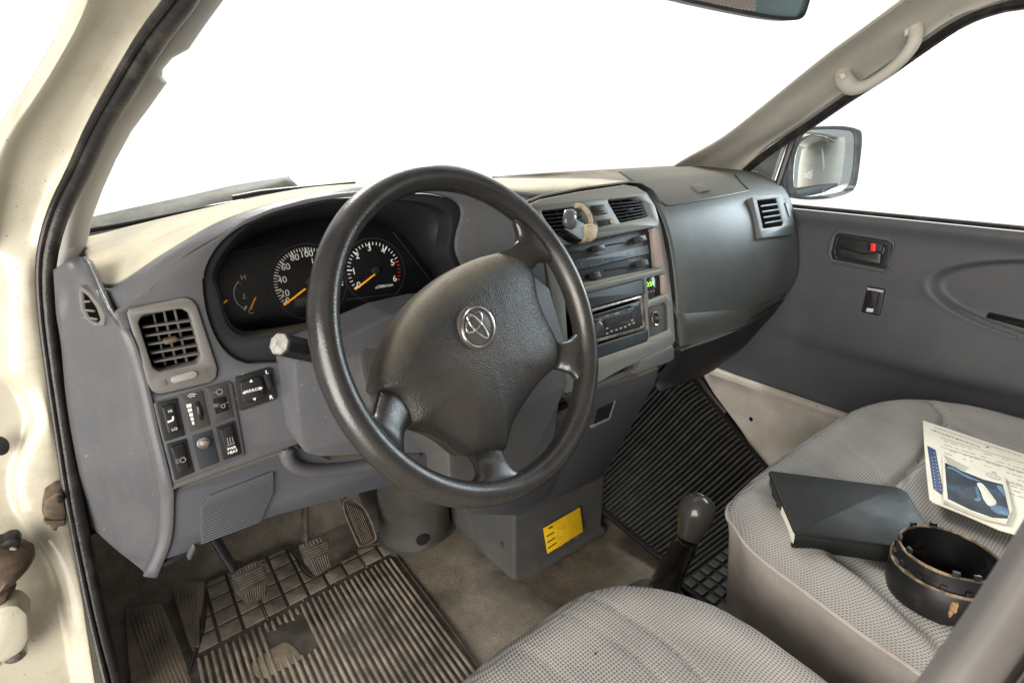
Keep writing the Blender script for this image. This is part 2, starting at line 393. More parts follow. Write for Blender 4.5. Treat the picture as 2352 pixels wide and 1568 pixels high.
# y, dividing relief curve px at each height
for yy, c1, sx in [(620, 10, 78), (760, 14, 90), (850, 20, 103), (905, 55, 112), (960, 75, 121), (1020, 62, 131), (1080, 40, 141), (1150, 44, 153), (1220, 80, 165), (1290, 122, 180), (1370, 150, 196), (1450, 165, 208), (1568, 185, 226), (1700, 205, 250)]:
    y = .315 - .10*max(0, (yy-900)/700)
    lowrows.append([PY((-140, yy), y+.02), PY((c1-60, yy), y+.018), PY((c1-16, yy), y+.016), PY((c1, yy), y+.004), PY(((c1+sx)/2+8, yy), y-.002), PY((sx-4, yy), y-.001), PY((sx+22, yy), y+.006)])
surf('door_post', up_rows[:6]+lowrows, M['cream'], body, 5, 5, thick=.004)
# driver A pillar inner trim seen through the screen edge
tr = []
for rt, lf, y in [((560, -120), (500, -120), .0), ((514, 0), (440, 0), .06), ((470, 60), (392, 60), .09), ((433, 114), (352, 114), .12), ((396, 134), (340, 132), .13), ((374, 160), (322, 155), .14), ((373, 176), (312, 172), .15), ((384, 190), (303, 186), .155), ((345, 245), (262, 245), .19), ((302, 302), (226, 302), .22), ((265, 370), (188, 370), .25), ((235, 437), (160, 437), .28), ((214, 495), (140, 500), .30), ((200, 560), (130, 575), .31), ((186, 620), (125, 650), .30)]:
    tr.append([PY(lf, y+.012), PY(((lf[0]*.7+rt[0]*.3), lf[1]), y), PY(((lf[0]*.2+rt[0]*.8), rt[1]), y+.004), PY(rt, y+.02)])
m = MB(); m.grid([[Vector(q) for q in cat(r, 4)] for r in tr]); 
if (m.v[1]-m.v[0]).cross(m.v[len(cat(tr[0], 4))]-m.v[0]).dot(CAM-m.v[0]) < 0: m.f = [q[::-1] for q in m.f]
m.build('pillar_trim', M['trim'], body, thick=.004)
# passenger A pillar inner trim
rows = []
for a, b, c, x0, x1 in [((1500, 418), (1600, 420), (1690, 425), 1.30, 1.455), ((1562, 374), (1640, 384), (1704, 392), 1.29, 1.452), ((1640, 330), (1700, 345), (1765, 338), 1.275, 1.44), ((1690, 296), (1770, 300), (1850, 278), 1.26, 1.425),
                        ((1790, 216), (1850, 232), (1932, 222), 1.235, 1.40), ((1900, 128), (1950, 150), (2030, 160), 1.21, 1.375), ((2000, 55), (2050, 85), (2110, 104), 1.185, 1.35), ((2085, -8), (2130, 22), (2205, 42), 1.165, 1.325), ((2180, -80), (2240, -50), (2350, -14), 1.14, 1.30), ((2290, -160), (2360, -120), (2560, -70), 1.1, 1.28)]:
    mx = (x0*.35+x1*.65)
    rows.append([PX((a[0]-2, a[1]), x0+.015), PX(a, x0), PX(((a[0]+b[0])/2, (a[1]+b[1])/2), x0*.62+x1*.38), PX(b, mx), PX(((b[0]*.4+c[0]*.6), (b[1]*.4+c[1]*.6)), x1-.012), PX(c, x1)])
rows += [[v+Vector((-.02*k, -.30*k, .035*min(k, 1.5))) for v in rows[-1]] for k in (1, 2, 3)]
surf('pillar_trim', rows, M['trimwarm'], body, 4, 5, thick=.004)
# passenger door opening seals on that pillar
def sealpts(pts, xs): return [PX(p, x) for p, x in zip(pts, xs)]
sp = [(1712, 392), (1772, 345), (1856, 290), (1940, 232), (2036, 170), (2118, 112), (2212, 50), (2300, 16), (2420, -6)]
sx_ = [1.458, 1.445, 1.43, 1.405, 1.38, 1.355, 1.33, 1.32, 1.31]
spx = sealpts(sp, sx_); spx += [spx[-1]+Vector((-.01, -.3, .02)), spx[-1]+Vector((-.02, -.7, .03))]
m = MB(); m.tube(cat(spx, 5), .010, 10); m.build('door_seal', M['rubber'], body)
sp2 = [(x-11, y-10) for x, y in sp]
m = MB(); m.tube(cat(sealpts(sp2, [x-.004 for x in sx_]), 5), .0055, 8); m.build('pillar_bead', M['stack'], body)
# white sill between passenger mat and door
SP = Plane((1.475, 0, .2), (-1, 0, .05))
def spw(y, z): q = Vector((1.475, y, z))-SP.o; return (q.dot(SP.u), q.dot(SP.v))
plate('sill', M['sill'], body, SP, SP.ls([(1612, 858), (1636, 846), (1935, 960)])+[spw(-.5, .252), spw(-1.15, .252), spw(-1.15, .02), spw(-.2, .02)]+SP.ls([(1750, 1066), (1700, 985), (1640, 905)]), r=.01, t=.03, bev=.003, raw=True)
plate('sill_flange', M['sill'], body, SP, SP.ls([(1628, 842), (1940, 949)])+[spw(-1.15, .262), spw(-1.15, .252)]+SP.ls([(1935, 962), (1622, 852)]), r=.002, t=.02, off=.012, bev=.002, raw=True)
m = MB(); c = SP.l((1725, 962)); m.plate(SP, [(c[0]+.006*math.cos(a*math.pi/10), c[1]+.006*math.sin(a*math.pi/10)) for a in range(20)], t=.001, off=.0012, bev=.0002); m.build('sill_plug', M['gloss'], body)
m = MB(); m.tube(cat([SP.hit(p, .006) for p in cJ((1180, 380), (1190, 470), (1260, 600), (1340, 710), (1440, 830))], 5), .012, 10); m.build('sill_seal', M['rubber'], body)
plate('wheel_arch_edge', M['sill'], body, SP, cJ((1080, 520), (1160, 480), (1190, 570), (1255, 680), (1180, 650), (1130, 600)), r=.006, t=.01, off=.004, bev=.002)
# lower scuttle side / firewall, closes the foot well
m = MB()
m.grid([[Vector((x, .80+.0*x, z)) for x in (-.1, .7, 1.52)] for z in (-.02, .3, .79)], flip=True)
m.build('firewall', M['dashlow'], body, thick=.01)
m = MB(); m.grid([[Vector((-.105, y, z)) for y in (.3, .82)] for z in (-.02, .8)]); m.build('side_wall', M['dashlow'], body, thick=.01)
m = MB(); m.grid([[Vector((1.53, y, z)) for y in (-1.2, .3, .82)] for z in (-.02, .6)]); m.build('side_wall', M['dashlow'], body, thick=.01)
# roof and rear above the camera, shade the cab
m = MB(); m.grid([[Vector((x, y, 1.34-.03*abs(x-.75)**2)) for x in (.18, .5, .8, 1.1, 1.32)] for y in (-1.3, -.9, -.5, -.22)])
m.build('roof_lining', M['lid'], body, thick=.02)
m = MB(); m.grid([[Vector((x, -1.3, z)) for x in (-.1, .7, 1.5)] for z in (-.02, .6, 1.32)]); m.build('rear_panel', M['lid'], body, thick=.02)
m = MB(); m.grid([[Vector((x, y, z+.012*math.sin(math.pi*(x-.2)/1.0))) for x in (.24, .5, .75, 1.0, 1.2)] for y, z in ((.03, 1.285), (-.04, 1.292), (-.12, 1.305), (-.24, 1.325))]); m.build('roof_header', M['lid'], body, thick=.015)
# cowl outside the screen
m_rows = [[PY(p, .60) for p in [(150, 512), (205, 499), (300, 478), (430, 450), (540, 425), (640, 409), (664, 405)]],
          [PY(p, .57) for p in [(150, 528), (205, 514), (300, 494), (430, 467), (540, 441), (620, 422), (664, 408)]],
          [PY(p, .55) for p in [(150, 548), (205, 530), (300, 512), (430, 488), (540, 468), (620, 452), (700, 440)]]]
surf('cowl', m_rows, M['cowl'], body, 4, 4)
m = MB(); m.tube(cat([PY(p, .545) for p in [(190, 532), (300, 513), (430, 487), (500, 472), (560, 462)]], 5), .0035, 8); m.build('screen_seal', M['gloss'], body)
m = MB(); m.add([Vector((-.01, .63, .83)), Vector((.75, .68, .86)), Vector((1.51, .63, .84)), Vector((1.22, -.02, 1.30)), Vector((.75, .02, 1.32)), Vector((.28, -.02, 1.30))], [(0, 1, 4, 5), (1, 2, 3, 4)]); m.build('windscreen', M['glass'], body, thick=.004)
# door furniture on the post
AP = Plane((-.05, .279, .6), (0, -1, 0)); AP0 = AP
m = MB(); m.plate(AP, rnd(AP.ls(cP((225, 590), (240, 530), (300, 490), (335, 495), (355, 600), (350, 640), (290, 640), (235, 625))), .004), t=.03, off=.028, bev=.004)
m.plate(AP, rnd(AP.ls(cP((232, 635), (350, 630), (352, 665), (310, 668), (305, 690), (280, 690), (270, 662), (240, 655))), .003), t=.03, off=.03, bev=.003)
dc = m.build('door_check', M['rust'], body)
m = MB(); m.plate(AP, rnd(AP.ls(cP((300, 510), (322, 500), (335, 520), (325, 545), (305, 540))), .003), t=.003, off=.031, bev=.001); m.build('pin', M['black'], dc)
AP = Plane((-.05, .262, .6), (0, -1, 0))
m = MB(); m.plate(AP, rnd(AP.ls(cP((-60, 760), (20, 745), (60, 722), (105, 722), (122, 755), (105, 790), (60, 795), (20, 820), (-60, 870))), .008), t=.02, off=.03, bev=.004)
hg = m.build('hinge_arm', M['black'], body)
m = MB(); c = AP.l(cP((75, 780))[0]); m.plate(AP, [(c[0]+.0042*math.cos(a*math.pi/8), c[1]+.0042*math.sin(a*math.pi/8)) for a in range(16)], t=.004, off=.033, bev=.001); m.build('rivet', M['tan'], hg)
AP = Plane((-.05, .25, .6), (0, -1, 0))
m = MB(); m.tube([AP.w(*AP.l(cP(p)[0]), .01) for p in ((-120, 950), (-60, 935), (-20, 930), (10, 930), (35, 932), (55, 938), (72, 946), (84, 952), (92, 957))], [.030, .031, .0335, .0325, .034, .032, .027, .018, .004], 24)
m.tube([AP.w(*AP.l(cP(p)[0]), .015) for p in ((-60, 1050), (0, 1044), (30, 1042), (50, 1046), (62, 1050))], [.018, .0185, .017, .012, .003], 18); m.build('rubber_boot', M['rust'], body)
AP = Plane((-.05, .238, .6), (0, -1, 0))
m = MB(); m.plate(AP, rnd(AP.ls(cP((-60, 1120), (40, 1080), (110, 1080), (160, 1130), (165, 1260), (130, 1330), (60, 1370), (-60, 1480))), .014), t=.03, off=.025, bev=.008)
m.plate(AP, rnd(AP.ls(cP((45, 1350), (135, 1300), (150, 1385), (60, 1442))), .004), t=.01, off=.012, bev=.003)
hb = m.build('hinge_block', M['cream'], body)
m = MB(); c = AP.l(cP((78, 1378))[0])
for rr, o in ((.011, .014), (.006, .019)): m.plate(AP, [(c[0]+rr*math.cos(a*math.pi/10), c[1]+rr*math.sin(a*math.pi/10)) for a in range(20)], t=.006, off=o, bev=.0015)
m.build('bolt', M['steel'], hb)
for p, rr in (((2, 283), .012), ((0, 1140), .008)):
    AP = Plane((-.05, .31 if p[1] < 900 else .25, .6), (0, -1, 0)); m = MB(); c = AP.l(cP(p)[0]); m.plate(AP, [(c[0]+rr*.7*math.cos(a*math.pi/10), c[1]+rr*math.sin(a*math.pi/10)) for a in range(20)], t=.004, off=.012, bev=.001); m.build('plug', M['black'], body)

# driver door weather seal: a fat rubber hose round the opening
seal = thing('door_weather_seal', 'thick black ribbed rubber weather seal running down the driver door opening', 'door seal', (0, .3, .3))
ctr = [((500, -120), -.01, 42), ((424, 0), .05, 52), ((356, 90), .10, 50), ((282, 210), .15, 46), ((230, 300), .20, 42), ((186, 395), .24, 40), ((148, 470), .27, 38), ((122, 545), .285, 36), ((110, 620), .29, 34), ((113, 720), .29, 32), ((128, 850), .285, 31), ((150, 1000), .275, 31), ((170, 1130), .262, 31), ((195, 1260), .25, 32), ((222, 1390), .23, 33), ((248, 1500), .21, 34), ((268, 1580), .19, 35), ((300, 1700), .16, 36)]
pts = cat([PY(p, y) for p, y, w_ in ctr], 6)
wd_ = cat([(w_, 0) for p, y, w_ in ctr], 6)
def dep(p): return (Vector(p)-CAM).dot(D_)
radl = [w_[0]*dep(p)/FPX*.46*(1+.012*math.sin(i*2.1)) for i, (p, w_) in enumerate(zip(pts, wd_))]
m = MB(); m.tube(pts, radl, 16); m.build('seal_bulb', M['rubber'], seal)
off_ = []
for p, w_ in zip(cat([c[0] for c in ctr], 6), wd_): off_.append((p[0]-w_[0]*.62, p[1]-w_[0]*.1))
ysl = cat([(y, 0) for p, y, w_ in ctr], 6)
m = MB(); m.tube([PY(p, y[0]-.004) for p, y in zip(off_, ysl)], [r*.42 for r in radl], 10); m.build('seal_lip', M['rubber'], seal)
# middle door pillar close to the lens at the lower right
bp = thing('door_pillar', 'out-of-focus grey inner trim of the door pillar with a cream painted edge, close to the lens', 'pillar', PD((2300, 1560), .17))
def strip(name, mt, prof):
    rows = []
    for t in np.linspace(-.35, 1.6, 12):
        a = np.array((2420., 1075.))*(1-t)+np.array((2060., 1620.))*t
        rows.append([PD((a[0]+dx-.06*dx*t+14*math.sin(t*3), a[1]+dx*.66), dd) for dx, dd in prof])
    mm = MB(); mm.grid([[Vector(q) for q in cat(r, 4)] for r in rows])
    if (mm.v[1]-mm.v[0]).cross(mm.v[len(cat(rows[0], 4))]-mm.v[0]).dot(CAM-mm.v[0]) < 0: mm.f = [q[::-1] for q in mm.f]
    return mm.build(name, mt, bp, thick=.004)
strip('trim', mat('door_pillar_trim', (.105, .096, .09), .6, col2=(.14, .127, .115), cs=8), [(0, .22), (4, .205), (30, .192), (80, .186), (128, .19), (150, .197), (168, .19), (190, .186), (210, .19), (222, .2)])
strip('painted_edge', M['cream'], [(218, .196), (230, .185), (300, .178), (420, .18), (560, .2)])

# ================================================================= DASHBOARD
dash = thing('dashboard', 'full-width grey plastic dashboard, pale with dust on top', 'dashboard', (.75, .2, .5))
# dusty top pad, driver side to centre (rows from the screen to the front lip)
def R(pts): return [PY((x, y), d) for x, y, d in pts]
topr = [
 R([(190, 552, .46), (300, 532, .48), (430, 504, .52), (560, 474, .54), (700, 448, .55), (830, 431, .56), (980, 420, .56), (1130, 418, .56), (1245, 420, .52)]),
 R([(192, 545, .43), (300, 524, .45), (430, 496, .49), (560, 464, .50), (700, 437, .50), (830, 424, .48), (980, 413, .46), (1130, 412, .45), (1290, 412, .42)]),
 R([(192, 550, .38), (300, 520, .40), (430, 488, .40), (560, 458, .38), (700, 432, .36), (830, 421, .34), (980, 410, .34), (1130, 410, .34), (1380, 411, .34)]),
 R([(194, 567, .33), (285, 550, .32), (415, 515, .28), (540, 473, .26), (690, 437, .25), (825, 422, .25), (980, 411, .25), (1160, 419, .27), (1420, 415, .26)]),
 R([(197, 588, .30), (270, 595, .26), (392, 553, .20), (528, 490, .185), (680, 447, .18), (822, 424, .18), (985, 414, .19), (1150, 427, .215), (1440, 420, .23)]),
 R([(210, 622, .27), (254, 662, .205), (375, 583, .168), (510, 506, .156), (676, 454, .152), (820, 429, .152), (985, 419, .162), (1110, 430, .172), (1215, 455, .180)]),
]
surf('top_pad', topr, M['dash'], dash, 6, 6, thick=.003)
# defroster slot
tp = Plane((.5, .5, .875), (0, -.1, 1), up=(0, 1, 0))
m = MB(); m.tube([PY(p, .50) for p in [(534, 455), (600, 442), (700, 432), (815, 421)]], .0045, 8, sx=1); m.build('defroster_slot', M['black'], dash)
# ridge in front of the top pad, rolls over to the fascia
ridge = [
 topr[-1],
 R([(222, 662, .24), (280, 670, .166), (396, 581, .145), (519, 516, .143), (680, 459, .144), (821, 437, .146), (985, 427, .154), (1110, 438, .162), (1215, 463, .172)]),
 R([(240, 712, .215), (298, 690, .138), (410, 593, .131), (529, 528, .132), (684, 466, .137), (822, 444, .141), (986, 433, .147), (1110, 446, .153), (1215, 472, .165)]),
 R([(262, 775, .19), (310, 702, .128), (417, 600, .131), (532, 531, .134), (686, 469, .139), (822, 448, .143), (986, 437, .149), (1110, 451, .155), (1215, 480, .167)])]
surf('front_ridge', ridge, M['dashc'], dash, 6, 5, thick=.003)
# outboard end panel, from the seal to the front corner
KP0 = Plane((.2, .112, .55), (0, -1, -.12))
endp = []
for l_, a_, b_, r_ in [((122, 620), (155, 600), (180, 590), (198, 594)), ((126, 680), (166, 648), (202, 640), (228, 660)), ((130, 730), (176, 690), (226, 686), (254, 712)), ((140, 790), (190, 740), (248, 730), (284, 760)), ((150, 900), (205, 870), (270, 860), (322, 870)),
                       ((165, 1000), (225, 990), (295, 985), (350, 990)), ((185, 1100), (240, 1100), (315, 1100), (378, 1105)), ((200, 1160), (255, 1170), (330, 1180), (384, 1150)), ((210, 1205), (262, 1225), (322, 1265), (378, 1240)), ((212, 1212), (262, 1258), (306, 1292), (345, 1326))]:
    yb = .225 if r_[1] < 600 else (.190 if r_[1] < 680 else .155)
    fy = DL.hit if r_[1] < 1130 else KP0.hit
    e_ = (r_[0]+8, r_[1]); q0 = fy((r_[0]+16, r_[1]), .0022); q1 = fy((r_[0]+2, r_[1]), .0012)
    endp.append([PY(l_, .262), PY(a_, .232), PY(b_, .172), PY(((b_[0]*.4+r_[0]*.6), (b_[1]*.4+r_[1]*.6)), q1.y+.030), PY((r_[0]-16, r_[1]+(b_[1]-r_[1])*.12), q1.y+.0075), q1, q0] if r_[1] > 730 else [PY(l_, .262), PY(a_, .242), PY(b_, yb+.022), PY(((b_[0]*.4+r_[0]*.6), (b_[1]*.4+r_[1]*.6)), yb+.012), PY((r_[0]-14, r_[1]-1), yb+.003), PY((r_[0]+2, r_[1]), yb), PY((r_[0]+14, r_[1]+4), yb+.006)])
surf('end_panel', endp, M['dashc'], dash, 5, 5, thick=.003)
# small side window demister
bpy.context.view_layer.update()
_o = bpy.data.objects['end_panel']; _h, _lo, _no, _ = _o.ray_cast(CAM-rootloc(_o), ray((205, 705)).normalized())
EP = Plane(_lo+rootloc(_o), _no if _no.dot(ray((205, 705))) < 0 else -_no)
plate('side_demister', M['bezel'], dash, EP, cA((235, 800), (290, 840), (350, 910), (390, 990), (385, 1050), (330, 1055), (270, 1010), (240, 940), (228, 860)), [cA((245, 835), (290, 870), (340, 940), (365, 1010), (345, 1035), (290, 1010), (258, 950))], r=.004, hr=.003, t=.012, off=.004, bev=.0015)
dm = plate('demister_shade_sheet', M['void'], dash, EP, cA((240, 825), (290, 865), (345, 935), (370, 1015), (345, 1040), (285, 1015), (250, 950)), r=.003, t=.004, off=.0015, bev=.0005)  # black sheet on the end panel, painted as shade behind the louvres
m = MB()
for a, b in (((252, 855), (275, 845)), ((250, 895), (318, 890)), ((255, 940), (345, 950)), ((270, 985), (362, 1000))):
    q = cA(a, b, (b[0], b[1]+12), (a[0], a[1]+12)); m.plate(EP, EP.ls(q), t=.002, off=.003, bev=.0005)
m.build('louvre', M['bezel'], dm)
# ---- driver fascia plate with holes for the cluster and the vent bezel
clo = [(467, 640), (473, 615), (485, 589), (500, 566), (519, 546), (543, 528), (569, 513), (628, 488), (704, 468), (771, 456), (850, 449), (941, 444), (981, 443), (1015, 448), (1040, 456), (1057, 468), (1064, 485), (1062, 505), (1053, 537), (1050, 566), (1055, 589), (1068, 625), (1068, 706)]+cL((1500, 1400), (900, 1500), (500, 1525), (380, 1525), (260, 1470), (160, 1350), (90, 1180), (55, 1000), (48, 880))
fas_out = [(262, 720), (298, 695), (330, 668), (414, 596), (512, 538), (563, 503), (625, 478), (700, 457), (770, 445), (850, 437), (941, 431), (1020, 434), (1100, 446), (1216, 480), (1245, 560), (1260, 700), (1262, 900), (1150, 980), (900, 1010), (700, 1010), (684, 1020), (400, 1124), (385, 1128), (366, 1060), (330, 920), (300, 800)]
ven_out = cA((530, 975), (545, 945), (880, 875), (930, 885), (965, 930), (1090, 1310), (1085, 1370), (1050, 1400), (740, 1475), (690, 1460), (660, 1410))
rs = [.004]*len(fas_out)
DLo = cat(DL.ls(clo), 3, True)
m = MB(); m.plate(DL, rnd(DL.ls(fas_out), rs), [DLo, rnd(DL.ls(ven_out), .006)], t=.012, off=0, bev=.0015)
m.build('fascia', M['dashc'], dash)
# cluster: black hood ring, tunnel and dial face
cl = dash
ring_in = [ (x*1, y) for x, y in cL((150, 960), (120, 880), (150, 760), (230, 640), (330, 530), (500, 420), (760, 330), (1060, 280), (1400, 275), (1700, 300), (1880, 360), (1930, 460), (1905, 640), (1920, 720), (1960, 850), (1880, 960), (1600, 1060), (1250, 1170), (900, 1240), (500, 1310), (340, 1310), (250, 1250), (200, 1150))]
m = MB(); m.plate(DL, inset(DLo if area2(DLo) > 0 else DLo[::-1], .0008), [cat(DL.ls(ring_in, -.012), 3, True)], t=.035, off=-.006, bev=.002)
cb = m.build('cluster_bezel', M['blackm'], dash)
# tunnel walls from the bezel hole down to the dial face
a0 = cat([DL.hit(p, -.030) for p in ring_in], 3, True)
deep = cL((175, 985), (150, 880), (195, 760), (280, 650), (420, 560), (600, 500), (800, 450), (1050, 420), (1380, 430), (1560, 520), (1640, 600), (1700, 680), (1740, 740), (1790, 800), (1830, 880), (1870, 950), (1780, 1000), (1560, 1070), (1250, 1150), (900, 1210), (520, 1270), (350, 1290), (240, 1200))
a1 = cat([DC.hit(p, 0) for p in deep], 3, True)
m = MB(); m.grid([[Vector(p) for p in a0], [Vector(p)*.5+Vector(q)*.5 for p, q in zip(a0, a1)], [Vector(p) for p in a1]], closed=True); m.build('cluster_hood', M['blackm'], dash, thick=.002)
m = MB(); m.plate(DC, cat(DC.ls(deep), 3, True), t=.006, off=.0002, bev=.0005)
dial = m.build('dial_face', M['gauge'], dash)
# printed marks
def circ(c, r, n=48, a0=0, a1=2*math.pi): return [(c[0]+r*math.cos(a0+(a1-a0)*k/n), c[1]+r*math.sin(a0+(a1-a0)*k/n)) for k in range(n+1)]
def dl(x, y): return Vector(DC.l(cL((x, y))[0]))
def ringmesh(m, pl, c, r, w, a0=0, a1=2*math.pi, off=.0008, mi=0, n=48):
    v = []; 
    for k in range(n+1):
        a = a0+(a1-a0)*k/n
        for q in (r, r+w): v.append(pl.w(c[0]+q*math.cos(a), c[1]+q*math.sin(a), off))
    m.add(v, [(2*k, 2*k+1, 2*k+3, 2*k+2) for k in range(n)], mi)
def arcfit(P):      # least squares circle through points
    A = np.array([[2*p[0], 2*p[1], 1] for p in P]); b = np.array([p[0]**2+p[1]**2 for p in P]); s = np.linalg.lstsq(A, b, rcond=None)[0]
    return Vector((s[0], s[1])), math.sqrt(s[2]+s[0]**2+s[1]**2)
sp_c, sp_r = arcfit([dl(655, 1080), dl(620, 1010), dl(600, 885), dl(635, 755), dl(720, 665), dl(830, 630), dl(1105, 860), dl(1115, 990)])
ta_c, ta_r = arcfit([dl(1205, 960), dl(1160, 825), dl(1195, 675), dl(1305, 595), dl(1440, 620), dl(1535, 740), dl(1560, 890)])
def ang(c, p): v = p-c; return math.atan2(v.y, v.x)
m = MB()
def unwrap(a, ref):
    while a > ref: a -= 2*math.pi
    return a
def dialmarks(m, c, r, aS, aE, nmaj, nmin, red=None):
    tot = nmaj*nmin
    for k in range(tot+1):
        a = aS+(aE-aS)*k/tot; mj = k % nmin == 0
        ln = .0075 if mj else .0045; wd2 = .0018 if mj else .0010; q = r-ln/2
        mi = 1 if red and k >= red else 0
        m.rect(DC, c[0]+q*math.cos(a), c[1]+q*math.sin(a), ln, wd2, rot=a, mi=mi)
aS = ang(sp_c, dl(655, 1080)); a40 = unwrap(ang(sp_c, dl(600, 885)), aS+.0); a40 = a40 if aS-a40 < 3 else a40
aS = aS if aS < 0 else aS-2*math.pi       # start in the lower left, negative angle
aS += 2*math.pi                           # ~ 3.6..4 rad
a100 = ang(sp_c, dl(830, 630))
step = (aS-a100)/5
dialmarks(m, sp_c, sp_r, aS, aS-step*9, 9, 5)
for k, (tx, ty) in enumerate([(697, 1048), (675, 992), (655, 890), (680, 790), (750, 718), (840, 692)]):
    p = dl(tx, ty); m.text(DC, str(k*20), p.x, p.y, .0088)
for k in (6, 7, 8, 9):
    a = aS-step*k; q = sp_r-.0155; m.text(DC, str(k*20), sp_c.x+q*math.cos(a), sp_c.y+q*math.sin(a), .0085)
m.build('speedometer_marks', [M['white'], M['red']], dial); m = MB()
tS = ang(ta_c, dl(1205, 960)); tS = tS if tS > 0 else tS+2*math.pi
tE = ang(ta_c, dl(1560, 890))
dialmarks(m, ta_c, ta_r, tS, tE, 6, 5, red=25)
for k, (tx, ty) in enumerate([(1240, 930), (1203, 825), (1230, 705), (1320, 645), (1425, 665), (1498, 757), (1515, 880)]):
    p = dl(tx, ty); m.text(DC, str(k), p.x, p.y, .0095)
p = dl(1435, 935); m.text(DC, 'x1000r/min', p.x, p.y, .0045, rot=.0)
m.build('rev_counter_marks', [M['white'], M['red']], dial); m = MB()
# temperature gauge
p = dl(357, 870); m.text(DC, 'H', p.x, p.y, .0065); p = dl(415, 1130); m.text(DC, 'C', p.x, p.y, .0068); p = dl(218, 1165); m.text(DC, 'E', p.x, p.y, .0055)
tc_, tr_ = arcfit([dl(320, 905), dl(288, 985), dl(310, 1060), dl(370, 1108)])
aa, bb = ang(tc_, dl(320, 905)), ang(tc_, dl(370, 1108)); bb = bb+2*math.pi if bb < 0 else bb
ringmesh(m, DC, tc_, tr_, .0009, aa, bb, n=20)
for t_, mi in ((aa, 1), (bb, 0)): m.rect(DC, tc_.x+(tr_-.001)*math.cos(t_), tc_.y+(tr_-.001)*math.sin(t_), .006, .0028, rot=t_, mi=mi)
p = dl(362, 1010); m.rect(DC, p.x, p.y, .0012, .005); m.rect(DC, p.x, p.y-.003, .005, .0009); m.rect(DC, p.x+.001, p.y+.001, .002, .0007)
m.build('gauge_marks', [M['white'], M['red']], dial)
m = MB()
ringmesh(m, DC, sp_c, sp_r+.004, .0010); ringmesh(m, DC, ta_c, ta_r+.005, .0010); g_c = dl(350, 1000); ringmesh(m, DC, g_c, (dl(570, 1000)-g_c).length, .0008, -1.3, 2.2)
for a_, b_ in (((240, 690), (600, 620)), ((1140, 1040), (1560, 990)), ((240, 1190), (560, 1150)), ((1500, 520), (1640, 700)), ((1640, 700), (1790, 890))):
    A_, B_ = dl(*a_), dl(*b_); mid = (A_+B_)/2; dv = B_-A_; m.rect(DC, mid.x, mid.y, dv.length, .0009, rot=math.atan2(dv.y, dv.x), off=.0007)
p = dl(780, 1060); m.rect(DC, p.x+.01, p.y, .03, .011, off=.0005, t=.0003)
m.build('dial_outline', mat('dial_outline', (.035, .035, .04), .4), dial)
def needle(name, a_, b_, w_):
    mm = MB(); A_, B_ = dl(*a_), dl(*b_); mid = (A_+B_)/2; dv = B_-A_; mm.rect(DC, mid.x, mid.y, dv.length, w_, rot=math.atan2(dv.y, dv.x), off=.006, t=.0015, r=w_*.4)
    return mm.build(name, M['orange'], dial)
needle('needle', (660, 1082), (825, 955), .0022); needle('needle', (1205, 962), (1355, 845), .0019); needle('needle', (405, 1110), (445, 1020), .0018); needle('needle', (180, 1078), (228, 1042), .002)
for c_ in (sp_c, ta_c): m = MB(); m.plate(DC, circ(c_, .006, 20)[:-1], t=.006, off=.0065, bev=.0015); m.build('needle_hub', M['black'], dial)
# ---- driver vent
vi = cA((600, 1030), (625, 985), (870, 945), (920, 975), (990, 1240), (975, 1280), (730, 1335), (690, 1310))
vb = plate('vent', M['bezel'], dash, DL, ven_out, [vi], r=.008, hr=.006, t=.02, off=.004, bev=.002)
plate('vent_shade_sheet', M['void'], vb, DL, [(x, y) for x, y in cA((590, 1010), (900, 930), (1000, 1270), (690, 1345))], r=.002, t=.004, off=-.018, bev=.0004)
m = MB()
for k in range(5):
    f = (k+.9)/5.6; a = (612+f*95, 1010+f*300); b = (915+f*75, 970+f*285)
    q = cA((a[0], a[1]), (b[0], b[1]), (b[0]+2, b[1]+11), (a[0]+2, a[1]+11)); m.plate(DL, DL.ls(q), t=.012, off=-.002, bev=.0008)
for k in range(3):
    f = (k+1)/4; x0 = 625+f*270; q = cA((x0, 985-f*30), (x0+14, 983-f*30), (x0+92, 1315-f*40), (x0+78, 1318-f*40)); m.plate(DL, DL.ls(q), t=.004, off=-.011, bev=.0005)
m.build('louvre', M['bezel'], vb)
m = MB(); m.plate(DL, rnd(DL.ls(cA((755, 1150), (765, 1135), (835, 1120), (850, 1130), (848, 1148), (780, 1168), (762, 1166)), .004), .002), t=.01, off=.004, bev=.002); m.build('vent_tab', M['rust'], vb)
m = MB(); m.plate(DL, rnd(DL.ls(cA((800, 1380), (815, 1362), (940, 1328), (965, 1335), (968, 1358), (950, 1370), (830, 1405), (808, 1400)), .0055), .004), t=.003, off=.0062, bev=.0012)
m.build('vent_slider', mat('pale_slider', (.25, .235, .21), .5), vb)
m = MB()
q = DL.l(cA((752, 1400))[0]); m.rect(DL, *q, .006, .006, off=.0046, rot=.2, t=.0004); m.build('vent_symbol', mat('faint_print', (.12, .115, .11), .5), vb); m = MB(); q2 = DL.l(cA((1003, 1330))[0])
for k in range(3): m.rect(DL, q2[0], q2[1]+.0025*(k-1), .009, .0008, off=.0046, t=.0004)
m.build('vent_symbol', mat('faint_print', (.12, .115, .11), .5), vb)
